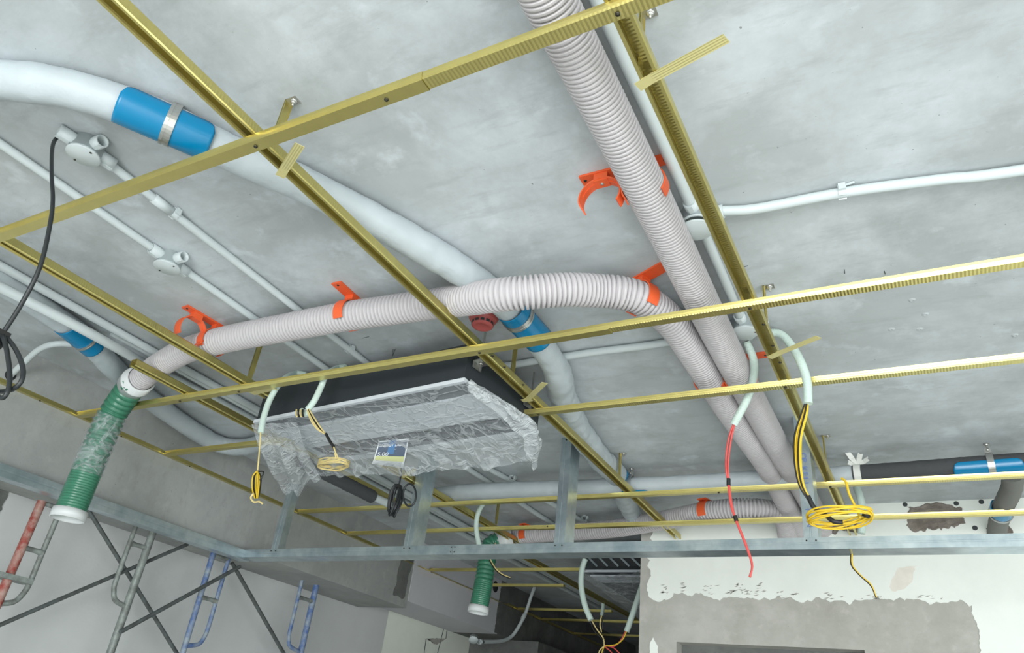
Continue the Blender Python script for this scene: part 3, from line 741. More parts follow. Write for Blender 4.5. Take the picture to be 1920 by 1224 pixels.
saddle(c, ax, PR, 'blue saddle beside the red smoke detector', 0.23)
clamp(c, ax, PR, 'metal clamp on the blue saddle beside the red detector', off=-0.055)
ax = B(1172, 915) - B(1150, 880); c = B(1160, 893)
saddle(c, ax, PR, 'small blue saddle under the middle diagonal rail by the white horizontal pipe', 0.08, half=120)
# horizontal pipe over the bulkhead
p2z = CAMZ + 1.288; R2 = 0.047
D = lambda px, py, z=p2z: P(px, py, z=z)
wrapped('wrapped_pipe', 'white wrapped pipe running horizontally above the galvanised beam', [D(800, 932), D(850, 925), D(900, 921), D(1100, 915), D(1300, 907), D(1450, 899), D(1612, 891)], R2, seed=4, group='wrapped insulated pipes')
wrapped('insulated_pipe', 'dark grey foam insulated pipe at the right edge', [D(1600, 891), D(1700, 884), D(1800, 877), D(1900, 870), D(1960, 866)], R2 - 0.002, M_FOAM, 0.0008, seed=2)
axr = D(1900, 870) - D(1800, 877); c = D(1800, 877).lerp(D(1900, 870), 0.53)
saddle(c, axr, R2, 'blue saddle with rounded corners on the dark grey pipe at right', 0.26, half=60, down=(0, -0.62, -0.78))
clamp(c, axr, R2, 'metal clamp round the blue saddle at the right edge', off=0.012)
axr = D(1300, 907) - D(1100, 915); c = D(1100, 915).lerp(D(1300, 907), 0.43)
saddle(c + axr.normalized() * 0.03, axr, R2, 'dark blue saddle under the white horizontal pipe', 0.16, half=60, down=(0, 0.2, -0.98))
clamp(c, axr, R2, 'metal clamp on the white horizontal pipe beside the diagonal rail')
e0 = D(1896, 874); e3 = P(1868, 1000, Y=YW - 0.002)
wrapped('insulated_pipe', 'grey insulated branch pipe dropping into the wall at the lower right', [e0 + V((0, 0.02, -0.02)), e0.lerp(e3, 0.3) + V((0.02, 0, 0.0)), e0.lerp(e3, 0.65), e3 + V((0, 0.05, 0))], 0.042, M_FOAMGREY, 0.001, seed=8)
c = e0.lerp(e3, 0.60); dd = (e3 - e0)
saddle(c, dd, 0.042, 'pale blue saddle on the grey branch pipe in front of the wall', 0.07, half=150)
clamp(c + dd.normalized() * 0.045, dd, 0.042, 'white clamp ring on the grey branch pipe above the rail', rod=False, w=0.012)
# knotted tape at the end of the white wrap
tp = D(1610, 891); root = thing('tape_knot', 'white tape knotted in a bow where white wrap meets grey foam', 'tape', tp)
axr = D(1700, 884) - D(1600, 891)
arc_band(MB(), tp, axr, (0, 0, 1), R2 + 0.002, 0.003, 0.03, 0, 359, 28).build('band', M_TIE, root)
for a_, l_ in ((-30, 0.07), (25, 0.055), (70, 0.06), (-75, 0.04)):
    d = (V((math.sin(math.radians(a_)), -0.25, math.cos(math.radians(a_))))).normalized(); s = d.cross(V((0, -1, 0.2))).normalized()
    b0 = tp + V((0, -0.02, R2)); nn = d.cross(s)
    vs = [b0 + s * 0.004, b0 - s * 0.004, b0 + d * l_ * 0.5 - s * 0.012 + nn * 0.006, b0 + d * l_ - s * 0.011, b0 + d * l_ * 0.9, b0 + d * l_ + s * 0.011, b0 + d * l_ * 0.5 + s * 0.012 + nn * 0.006]
    m_ = MB(); m_.add(vs + [p + nn * 0.0015 for p in vs], [(0, 1, 2, 6), (2, 3, 4), (2, 4, 6), (4, 5, 6), (7, 8, 9, 13), (9, 10, 11), (9, 11, 13), (11, 12, 13)] + [(i, (i + 1) % 7, 7 + (i + 1) % 7, 7 + i) for i in range(7)])
    m_.build('tape_end', M_TIE, root)
# left pipe along the beam
p3z = CAMZ + 1.336; R3 = 0.047
E_ = lambda px, py, z=p3z: P(px, py, z=z)
wrapped('wrapped_pipe', 'white wrapped pipe in the corner on the left, curving up to the air conditioner', [E_(-60, 498), E_(20, 540), E_(100, 592), E_(165, 640), E_(225, 702), E_(290, 755), E_(350, 798), E_(410, 832), E_(455, 838), E_(495, 828)], R3, seed=9, group='wrapped insulated pipes')
ax = E_(180, 655) - E_(120, 605); c = E_(150, 628)
saddle(c, ax, R3, 'dark blue saddle on the pipe in the left corner', 0.20)
clamp(c, ax, R3, 'thin metal clamp on the dark blue saddle in the left corner', w=0.016, off=0.03)
bz = CAMZ + 1.18
wrapped('insulated_pipe', 'black insulated pipe end behind the torn plastic wrap', [P(560, 862, z=bz), P(630, 897, z=bz), P(698, 931, z=bz)], 0.036, M_FOAM, 0.001, seed=3)
tag(MB().tube([P(690, 927, z=bz), P(735, 947, z=bz)], 0.022, 14).build('pipe_stub', M_PVC), 'white pipe stub leaving the black insulated pipe end', 'pipe')

# ------------------------------------------------------------------ conduits and boxes
cz = SLAB - 0.018
def conduit(label, pts, r=0.0135, name='conduit', m=M_PVC, n=12, group='white rigid conduits', step=0.03):
    return tag(MB().tube(smooth_path(pts, step), r, n).build(name, m), label, 'conduit', group)
def conduit_clip(p, axis, r, label, coupling=False):
    p = V(p); axis = V(axis).normalized(); up = V((0, 0, 1)); sd = axis.cross(up)
    root = thing('conduit_clip', label, 'conduit clip', (p.x, p.y, SLAB), 'white conduit clips')
    arc_band(MB(), p, axis, up, r + 0.0005, 0.003, 0.020, -150, 150, 18).build('ring', M_PVC, root)
    MB().box((-0.012, -0.011, 0), (0.012, 0.011, 0.006), axes(V((p.x, p.y, SLAB - 0.0065)), (0, 0, 1), sd)).build('base', M_PVC, root)
    MB().box((-0.004, -0.009, -0.006), (0.004, 0.009, 0.014), axes(p + sd * (r + 0.006), up, sd)).build('hook', M_PVC, root)
    return root
def jbox(p, dirs, label, r=0.043, depth=0.048, disc=0.047, tilt=(0, 0, -1), open_gap=0.0):
    """round conduit box on the slab with spouts and a round eared cover"""
    p = V((p[0], p[1], SLAB))
    root = thing('junction_box', label, 'junction box', p, 'white round conduit boxes')
    MB().lathe([(0, 0.0), (r, 0.0), (r, depth - 0.004), (r * 1.05, depth - 0.004), (r * 1.05, depth), (r * 0.9, depth)], axes(p - V((0, 0, 0.0005)), (0, 0, -1)), 26).build('body', M_PVC, root)
    for d, l in dirs:
        d = V((d[0], d[1], 0)).normalized(); q0 = p + V((0, 0, -0.020)) + d * (r * 0.85)
        MB().lathe([(0.0185, 0), (0.0195, 0.006), (0.0195, l), (0.0150, l), (0.0150, 0.004)], axes(q0, d), 16).box((-0.0215, -0.006, l * 0.2), (-0.0185, 0.006, l), axes(q0, d)).build('spout', M_PVC, root)
    t = V(tilt).normalized(); cc = p + V((0, 0, -depth - open_gap - 0.0005))
    cv = MB().lathe([(0, 0.0), (disc, 0.0), (disc, 0.003), (disc * 0.96, 0.0048), (0, 0.0052)], axes(cc, t), 30).build('cover', M_PVC, root)
    for s in (-1, 1):
        e = axes(cc, t) @ V((s * disc * 0.80, 0, 0.0052)); MB().lathe([(0, 0.0015), (0.003, 0.0015), (0.0036, 0)], axes(e, t), 8).build('cover_screw', M_SCREW, cv)
    if open_gap > 0:
        for s in (-0.01, 0.012): MB().tube([p + V((s, 0, -depth + 0.01)), p + V((s * 2, -0.005, -depth - open_gap * 0.5)), cc + V((s, 0, 0))], 0.003, 6).build('wire', M_BLACKW if s < 0 else M_YELLOW, root)
    return root
XC1, XC2, XR = -2.005, -2.215, -0.441
j1 = P(156, 291, z=SLAB - 0.05); j2 = P(322, 497, z=SLAB - 0.045); j3 = P(1305, 420, z=SLAB - 0.045); j4 = P(1392, 622, z=SLAB - 0.045)
c1at = lambda y: V((j1.x + (XC1 - 0.005 - j1.x) * (y - j1.y) / (2.25 - j1.y), y, cz))
jbox(j1, [((0.12, 1), 0.045), ((-0.2, -1), 0.045), ((1, 0.0), 0.035)], 'white conduit box at upper left with a black cable leaving it')
jbox((XC2, j2.y), [((0, 1), 0.04), ((0, -1), 0.045), ((1, 0.0), 0.04)], 'white conduit box with an open side spout in the middle of the left conduit')
jbox((XR, j3.y), [((0, 1), 0.04), ((0, -1), 0.035), ((1, 0.0), 0.04), ((-1, 0), 0.03)], 'white conduit box with a loose cover beside the right main rail', open_gap=0.016)
jbox((XR - 0.012, j4.y), [((0.1, 1), 0.035), ((0, -1), 0.035), ((1, 0.1), 0.045), ((-1, 0), 0.03)], 'white conduit box where the two mint flexible conduits start')
conduit('upper left white conduit running from the cable box to the air conditioner', [c1at(j1.y + 0.07), c1at(2.25)])
conduit('white conduit at the left edge running up to the box with the open spout', [(XC2 + 0.005, -0.3, cz), (XC2, j2.y - 0.07, cz)])
conduit('white conduit running from the open spout box to the flexible conduits', [(XC2, j2.y + 0.07, cz), (XC2 - 0.015, 2.2, cz)])
tag(MB().lathe([(0.0136, 0), (0.0165, 0.0), (0.0165, 0.07), (0.0136, 0.07)], axes(c1at(P(300, 385, z=cz).y - 0.035), c1at(2) - c1at(1)), 16).build('coupling', M_PVC), 'white coupling sleeve on the upper left conduit', 'coupling')
conduit_clip(c1at(P(322, 402, z=cz).y), c1at(2) - c1at(1), 0.0135, 'white conduit clip just below the coupling sleeve')
conduit_clip(c1at(P(654, 655, z=cz).y), c1at(2) - c1at(1), 0.0135, 'white conduit clip just above the air conditioner')
conduit('white conduit beside the straight hose at the top right', [(XR + 0.01, -0.4, cz), (XR + 0.004, 1.0, cz), (XR, j3.y - 0.07, cz)], r=0.016)
conduit('white conduit joining the two boxes by the right main rail', [(XR, j3.y + 0.06, cz), (XR - 0.01, j4.y - 0.06, cz)], r=0.015)
conduit('white conduit branching off to the right edge of the slab', [(XR + 0.07, j3.y + 0.0, cz), P(1420, 391, z=cz), P(1580, 361, z=cz), P(1760, 337, z=cz), P(1940, 315, z=cz), (1.2, 1.80, cz)], r=0.0145)
conduit_clip(P(1579, 361, z=cz), P(1700, 344, z=cz) - P(1480, 378, z=cz), 0.0145, 'white conduit clip on the branch to the right')
tag(MB().tube([P(1584, 347, z=SLAB - 0.004), P(1602, 341, z=SLAB - 0.004)], 0.0035, 8).build('wall_plug', M_PVC), 'small white wall plug beside the right branch clip', 'plug')
conduit('white conduit crossing behind both hoses towards the air conditioner', [P(940, 687, z=cz), P(1100, 662, z=cz), P(1255, 641, z=cz), (XR - 0.06, j4.y - 0.01, cz)], r=0.0145)
# bundle along the beam
xa = P(145, 610, z=CAMZ + 1.366).x; xb = P(100, 553, z=CAMZ + 1.37).x
conduit('thick white conduit in front of the left corner pipe', [P(-120, 480, z=CAMZ + 1.275), P(0, 538, z=CAMZ + 1.275), P(145, 612, z=CAMZ + 1.275), P(215, 650, z=CAMZ + 1.295), P(290, 692, z=CAMZ + 1.345), (xa, 2.2, CAMZ + 1.366), (xa, 4.0, CAMZ + 1.366), (xa - 0.01, 7.5, CAMZ + 1.366)], r=0.020, step=0.06)
conduit('white conduit on the slab just left of the left main rail', [(xb, -0.2, CAMZ + 1.37), (xb - 0.01, 4.0, CAMZ + 1.37), (xb - 0.03, 7.5, CAMZ + 1.37)], r=0.017, step=0.2)
conduit('thin white conduit between the two thicker ones along the beam', [(xb - 0.05, 1.55, CAMZ + 1.372), (xb - 0.055, 4.0, CAMZ + 1.372), (xb - 0.08, 7.5, CAMZ + 1.372)], r=0.013, step=0.2)
el = P(20, 703, X=XB + 0.001)
conduit('bent white conduit coming out of the dark beam at left', [el, P(45, 680, X=XB + 0.10), P(75, 654, X=XB + 0.22), P(110, 644, X=XB + 0.32), P(160, 648, X=XB + 0.36)], r=0.014)
tag(MB().lathe([(0, 0.003), (0.022, 0.003), (0.026, 0)], axes(el, (1, 0, 0)), 14).build('drilled_hole', M_DARK), 'dark drilled hole round the bent conduit in the beam', 'hole')
# conduits behind the bulkhead
for lb, a_, b_ in (('white conduit passing under the white horizontal pipe, upper of two', (905, 872), (1135, 1000)), ('white conduit reaching the middle post below the horizontal pipe', (872, 875), (1040, 985))):
    q0 = P(a_[0], a_[1], z=cz); q1 = P(b_[0], b_[1], z=cz); conduit(lb, [q0, q1], r=0.0155)
conduit_clip(P(960, 897, z=cz), (0, 1, 0), 0.0155, 'white conduit clip above the horizontal white pipe')
conduit_clip(P(1096, 972, z=cz), (0, 1, 0), 0.0155, 'white conduit clip right of the middle post')
conduit('thin mint conduit dropping behind the small green sleeve', [P(912, 935, Y=3.75), P(897, 960, Y=3.78), P(893, 990, Y=3.80), P(899, 1025, Y=3.82)], r=0.015, m=M_FLEX)
# wall conduit with its end box in the dark room
cw = [P(1036, 1084, X=-3.10), P(1022, 1084, X=-3.20), P(1008, 1092, X=-3.32), P(998, 1112, X=-3.42), P(985, 1150, X=-3.48), P(968, 1182, X=-3.54), P(955, 1196, X=-3.57), P(935, 1202, X=-3.58), P(900, 1203, X=-3.58)]
conduit('white conduit bent round below the galvanised beam to a small end box', cw, r=0.0165)
root = thing('end_box', 'small white end box on the conduit below the small green sleeve', 'junction box', P(892, 1200, X=-3.58))
MB().lathe([(0, 0), (0.036, 0), (0.036, 0.03), (0.042, 0.032), (0.042, 0.038), (0, 0.038)], axes(P(889, 1194, X=-3.58), (0.25, -0.5, -0.7)), 20).build('cover', M_PVC, root)
MB().lathe([(0.017, 0), (0.021, 0), (0.021, 0.06), (0.017, 0.06)], axes(P(898, 1203, X=-3.58), cw[-2] - cw[-1]), 16).build('spout', M_PVC, root)
MB().lathe([(0.017, 0), (0.020, 0), (0.020, 0.06), (0.017, 0.06)], axes(cw[4], cw[5] - cw[4]), 16).build('coupling', M_PVC, root)

# flexible conduits
def flex(label, pts, r=0.0135, pitch=0.006, cat='conduit'):
    path = smooth_path(pts, pitch / 3); R = [r - (0.0011 if i % 3 == 2 else 0) for i in range(len(path))]
    return tag(MB().tube(path, R, 12).build('flexible_conduit', M_FLEX), label, cat, 'mint flexible conduits')
flex('mint flexible conduit curving right from the box, yellow wires hanging from its end', [P(1425, 625, z=SLAB - 0.02), P(1460, 625, z=SLAB - 0.03), P(1482, 645, Y=2.34), P(1502, 680, Y=2.33), P(1513, 715, Y=2.33), P(1515, 757, Y=2.33)], 0.0145)
flex('mint flexible conduit curving down from the box to the red wires', [P(1399, 640, Y=2.36), P(1412, 672, Y=2.40), P(1413, 705, Y=2.47), P(1402, 745, Y=2.52), P(1376, 795, Y=2.56)], 0.0145)
flex('mint flexible conduit in front of the black body with yellow and black wires', [P(648, 688, z=cz), P(632, 690, z=cz), P(612, 703, Y=1.96), P(602, 725, Y=1.95), P(590, 750, Y=1.94), P(577, 768, Y=1.94)], 0.013)
flex('mint flexible conduit at the left end of the air conditioner', [P(575, 702, z=cz), P(552, 700, z=cz), P(528, 715, Y=1.97), P(508, 745, Y=1.96), P(495, 780, Y=1.95), P(489, 811, Y=1.95)], 0.013)
flex('short mint flexible conduit behind the wires of the black body', [P(566, 770, Y=1.965), P(572, 776, Y=1.955), P(582, 771, Y=1.955)], 0.012)
flex('pale flexible conduit behind the yellow wire coil at the right post', [V((P(1606, 912, Y=3.9).x, 3.9, SLAB - 0.002)), P(1607, 915, Y=3.9), P(1612, 930, Y=3.9), P(1618, 960, Y=3.9), P(1615, 1000, Y=3.9)], 0.018)
flex('grey flexible conduit hanging below the galvanised beam in front of the wrapped unit', [P(1097, 1048, Y=4.6), P(1091, 1070, Y=4.6), P(1090, 1100, Y=4.6), P(1097, 1135, Y=4.6), P(1108, 1162, Y=4.6)], 0.019)
flex('grey flexible conduit slanting down beside the wall corner', [P(1205, 1095, Y=4.75), P(1196, 1122, Y=4.72), P(1186, 1152, Y=4.7), P(1175, 1184, Y=4.7)], 0.019)
mr_ = P(1131, 1131, z=MZ + 0.004)
flex('tiny flexible conduit piece over the lower dark room rail', [mr_, mr_ + V((-0.004, 0.004, -0.05)), V((0, 0, 0)) + P(1128, 1154, Y=mr_.y)], 0.016)

# ------------------------------------------------------------------ wires and cables
def wire(mb, pts, r, n=6): return mb.tube(smooth_path(pts, 0.012), r, n)
root = thing('wire_bundle', 'yellow and black wires hanging from the right conduit into a round coil', 'wires', P(1575, 985, Y=2.36))
for i in range(6):
    o = (i - 2.5); yo = 2.33 + 0.004 * (i % 3)
    MB_ = MB(); wire(MB_, [P(1513 + o * 0.8, 752, Y=yo), P(1508 + o * 2.2, 775, Y=yo), P(1497 + o * 3.2 * (0.7 if o > 0 else 1), 820, Y=yo), P(1496 + o * 2.4, 870, Y=yo), P(1503 + o * 1.8, 910, Y=yo), P(1518 + o * 1.0, 938, Y=yo + 0.01)], 0.0028)
    MB_.build('wire', M_BLACKW if i in (0, 3) else M_YELLOW, root)
mbk = MB(); wire(mbk, [P(1515, 930, Y=2.34), P(1527, 952, Y=2.34), P(1548, 965, Y=2.35), P(1562, 977, Y=2.345), P(1580, 979, Y=2.35)], 0.0072, 8); mbk.build('tape', M_BLACKW, root)
cc = P(1573, 963, Y=2.37)
for i in range(8):
    pts = []; rx = 0.092 - 0.004 * (i % 3) + 0.004 * noise.noise(V((i * 3.1, 0, 0))); ry = 0.066
    for kx in range(33):
        a = 2 * math.pi * kx / 32
        tl = V((0, 0, 0.018 * math.cos(a * 1 + 0.4) * 0.5))
        pts.append(cc + V((rx * math.cos(a), ry * math.sin(a) + 0.003 * i, -0.002 * i + 0.006 * math.sin(2 * a + i * 1.3))) + tl)
    MB().tube(pts, 0.0030, 6, cap=False).build('coil_turn', M_YELLOW, root)
MB_ = MB(); wire(MB_, [P(1578, 897, Y=2.42), P(1586, 903, Y=2.41), P(1592, 925, Y=2.40), P(1603, 948, Y=2.40), P(1613, 970, Y=2.39)], 0.0040); MB_.build('loose_end', M_YELLOW, root)
MB().lathe([(0, 0), (0.009, 0), (0.009, 0.02), (0, 0.02)], axes(P(1618, 962, Y=2.39), (1, 0, -0.5)), 10).build('tape', M_BLACKW, root)
root = thing('wire_bundle', 'red wires hanging from the middle conduit across the galvanised beam', 'wires', P(1410, 1080, Y=2.62))
for i in range(2):
    o = (i - 0.5) * 2; MB_ = MB()
    wire(MB_, [P(1377 + o, 793, Y=2.56), P(1368 + o * 2.6, 825, Y=2.58), P(1363 + o * 2, 870, Y=2.59), P(1366 + o, 905, Y=2.6), P(1371 + o, 945, Y=2.6), P(1380 + o * 0.7, 975, Y=2.6), P(1398 + o * 0.7, 1020, Y=2.6), P(1410 + o * 0.3, 1058, Y=2.6), P(1406 - o * 0.5, 1082, Y=2.6)], 0.0036)
    MB_.build('wire', M_REDW, root)
for a_, b_ in (((1366, 897), (1366, 910)), ((1378, 967), (1381, 977))): MB().tube([P(a_[0], a_[1], Y=2.6), P(b_[0], b_[1], Y=2.6)], 0.0075, 8).build('tape', M_BLACKW, root)
root = thing('wire_bundle', 'short yellow and black wire pair hanging below the galvanised beam at right', 'wires', P(1643, 1118, Y=3.2))
for i in range(2):
    MB_ = MB(); wire(MB_, [P(1596 + i * 2, 1030, Y=3.2), P(1596 + i * 2, 1058, Y=3.2), P(1612 + i, 1078, Y=3.2), P(1633, 1098 - i * 2, Y=3.2), P(1643, 1120, Y=3.2)], 0.0034)
    MB_.build('wire', (M_BLACKW, M_YELLOW)[i], root)
root = thing('wire_bundle', 'thin yellow wires tied in a hanging hank at the left end of the air conditioner', 'wires', P(481, 940, Y=1.95))
MB_ = MB(); wire(MB_, [P(489, 808, Y=1.95), P(486, 850, Y=1.95), P(483, 882, Y=1.95)], 0.0032); MB_.build('lead', M_CREAMW, root)
for i in range(6):
    xo = 474 + i * 3; MB_ = MB(); yy = 1.945 + 0.006 * (i % 3)
    wire(MB_, [P(482, 883, Y=yy), P(xo, 893, Y=yy), P(xo - 1, 915, Y=yy), P(478 + i * 1.2, 934, Y=yy)], 0.0030); MB_.build('wire', M_BLACKW if i in (1, 5) else M_YELLOW, root)
MB_ = MB(); wire(MB_, [P(476, 925, Y=1.94), P(470, 932, Y=1.94), P(476, 941, Y=1.94), P(486, 940, Y=1.94), P(492, 944, Y=1.94)], 0.0038); MB_.build('knot', M_CREAMW, root)
MB_ = MB(); wire(MB_, [P(486, 884, Y=1.95), P(494, 884, Y=1.95), P(492, 893, Y=1.95), P(487, 900, Y=1.95)], 0.0028); MB_.build('knot', M_BLACKW, root)
root = thing('wire_bundle', 'yellow and black wires in front of the plastic wrap ending in a pulled loop', 'wires', P(632, 860, Y=1.93))
for i in range(4):
    o = i - 1.5; MB_ = MB()
    wire(MB_, [P(577 + o, 766, Y=1.935), P(586 + o * 3, 785, Y=1.93), P(598 + o * 3, 803, Y=1.93), P(612, 815, Y=1.93)], 0.0030); MB_.build('wire', M_BLACKW if i == 2 else M_CREAMW, root)
MB_ = MB(); wire(MB_, [P(611, 813, Y=1.93), P(619, 828, Y=1.93), P(626, 838, Y=1.93)], 0.0060, 8); MB_.build('tape', M_BLACKW, root)
MB_ = MB(); wire(MB_, [P(625, 836, Y=1.93), P(630, 850, Y=1.93), P(634, 858, Y=1.93), P(631, 861, Y=1.93), P(628, 850, Y=1.93)], 0.0028); MB_.build('loop', M_CREAMW, root)
root = thing('wire_bundle', 'short cluster of cut wire ends under the left end of the long rail', 'wires', P(563, 778, Y=1.93))
for i in range(4):
    MB_ = MB(); wire(MB_, [P(556 + i * 4, 768, Y=1.93), P(555 + i * 4.2, 775, Y=1.925), P(557 + i * 4, 781, Y=1.92)], 0.0036); MB_.build('wire', (M_CREAMW, M_BLACKW)[i % 2], root)
root = thing('wire_coil', 'cream wire coil lying in the fold of the plastic bag', 'wires', P(625, 878, Y=2.33))
for i in range(9):
    pts = []; c_ = P(625, 870, Y=2.46)
    for kx in range(25):
        a = 2 * math.pi * kx / 24
        pts.append(c_ + V((0.085 * math.cos(a) + 0.004 * noise.noise(V((i, kx * 0.2, 0))), 0.05 * math.sin(a), 0.012 * noise.noise(V((i * 2.3, math.cos(a), math.sin(a)))) - 0.003 * i + 0.012)))
    MB().tube(pts, 0.0022, 5, cap=False).build('coil_turn', M_CREAMW, root)
# black cables
def cable_coil(name, label, lead, c, w_, h_, turns, r, yoff, side=1):
    root = thing(name, label, 'cable', c + V((0, 0, -h_)))
    MB_ = MB(); wire(MB_, lead, r, 8); MB_.build('lead', M_BLACKCABLE, root)
    for i in range(turns):
        pts = []; ww = w_ * (0.55 + 0.45 * random.random()); hh = h_ * (0.82 + 0.3 * random.random()); ro = (random.random() - 0.5) * 0.3; ya = random.uniform(-yoff, yoff)
        for kx in range(29):
            a = 2 * math.pi * kx / 28
            pts.append(c + V((ww * math.sin(a) * (1 - 0.55 * math.cos(a)) * 0.7 + ro * hh * 0.3 * (1 - math.cos(a)), ya + 0.012 * math.sin(a * 2), -hh * 0.5 * (1 - math.cos(a)))))
        MB().tube(pts, r, 8, cap=False).build('loop', M_BLACKCABLE, root)
    MB().box((-0.012, -0.014, -0.010), (0.012, 0.014, 0.006), Matrix.Translation(c)).build('tie', M_BLACKW, root)
    return root
YC = 2.62
r = cable_coil('cable_coil', 'coiled black cable hanging under the wrapped air conditioner', [P(752, 878, Y=YC), P(751, 895, Y=YC), P(748, 910, Y=YC)], P(746, 911, Y=YC), 0.045, 0.135, 8, 0.0042, 0.016)
pts = [P(768 + 12 * math.sin(a) , 928 - 21 * math.cos(a), Y=YC) for a in [2 * math.pi * i / 24 for i in range(25)]]
MB().tube(pts, 0.0045, 8, cap=False).build('loop', M_BLACKCABLE, r)
YK = 0.70
r = cable_coil('cable_coil', 'black cable dropping from the upper left box to a loop at the left edge', [P(124, 256, z=SLAB - 0.025), P(107, 258, z=SLAB - 0.03), P(98, 278, Y=0.665), P(97, 330, Y=0.665), P(99, 375, Y=0.67), P(94, 420, Y=0.675), P(75, 500, Y=0.69), P(40, 570, Y=0.70), P(5, 625, Y=0.70)], P(3, 626, Y=YK), 0.012, 0.11, 1, 0.0052, 0.003)
for dx, h in ((1.0, 118), (1.5, 106)):
    pts = [P(3 + 34 * dx * math.sin(t) * (0.35 if dx < 1.2 else 0.62) * (1.2 - 0.5 * math.cos(t)), 628 + h * 0.5 * (1 - math.cos(t)), Y=YK + 0.02 * (dx - 1)) for t in [2 * math.pi * i / 30 for i in range(31)]]
    MB().tube(pts, 0.0052, 8, cap=False).build('loop', M_BLACKCABLE, r)
# twisted wires in the dark room
root = thing('wire_bundle', 'twisted yellow, black and red wires below the two grey conduits', 'wires', P(1140, 1224, Y=4.75))
for i, (m_, pts) in enumerate([(M_CREAMW, [(1108, 1160), (1118, 1178), (1131, 1196), (1133, 1210)]), (M_BLACKW, [(1106, 1160), (1113, 1180), (1129, 1198), (1135, 1208)]), (M_CREAMW, [(1128, 1154), (1125, 1170), (1128, 1185)]), (M_BLACKW, [(1128, 1154), (1130, 1172), (1127, 1188)]),
        (M_YELLOW, [(1175, 1183), (1168, 1198), (1155, 1208), (1135, 1211)]), (M_REDW, [(1173, 1183), (1164, 1200), (1150, 1212), (1133, 1209)]), (M_REDW, [(1134, 1210), (1150, 1214), (1163, 1226)]), (M_REDW, [(1134, 1212), (1146, 1222), (1150, 1232)]),
        (M_CREAMW, [(1134, 1210), (1124, 1220), (1122, 1235)]), (M_YELLOW, [(1134, 1210), (1129, 1222), (1128, 1238)]), (M_BLACKW, [(1134, 1208), (1132, 1222), (1134, 1238)])]):
    MB_ = MB(); wire(MB_, [P(x, y, Y=4.72 + 0.004 * (i % 4)) for x, y in pts], 0.0042); MB_.build('wire', m_, root)
root = thing('wire_bundle', 'short yellow and black wire pair beside the small green sleeve', 'wires', P(957, 1085, Y=4.15))
for i in range(2):
    MB_ = MB(); wire(MB_, [P(928 + i, 1018, Y=4.26), P(916 + i * 2, 1040, Y=4.17), P(925 + i * 2, 1063 - i, Y=4.15), P(940, 1077 - i * 2, Y=4.15), P(957, 1084 - i, Y=4.15)], 0.0040); MB_.build('wire', (M_BLACKW, M_CREAMW)[i], root)

# ------------------------------------------------------------------ smoke detector
dp = P(904, 612, z=SLAB - 0.067); dp.z = SLAB
root = thing('smoke_detector', 'red round smoke detector on the slab under the sweeping hose', 'smoke detector', dp)
M = axes(dp, (0, 0, -1))
MB().lathe([(0, 0), (0.060, 0), (0.060, 0.020), (0.057, 0.024), (0, 0.024)], M, 32).build('base', M_REDDET, root)
hd = MB().lathe([(0.054, 0.024), (0.054, 0.034), (0.048, 0.044), (0.040, 0.050), (0.040, 0.064), (0.036, 0.068), (0.026, 0.069), (0.024, 0.067), (0, 0.067)], M, 32).build('head', M_REDDET, root)
for i in range(12):
    a = 2 * math.pi * i / 12; d = V((math.cos(a), math.sin(a), 0))
    MB().box((-0.007, 0.0392, 0.052), (0.007, 0.0406, 0.062), M @ Matrix.Rotation(a, 4, 'Z')).build('vent', M_MARK, hd)

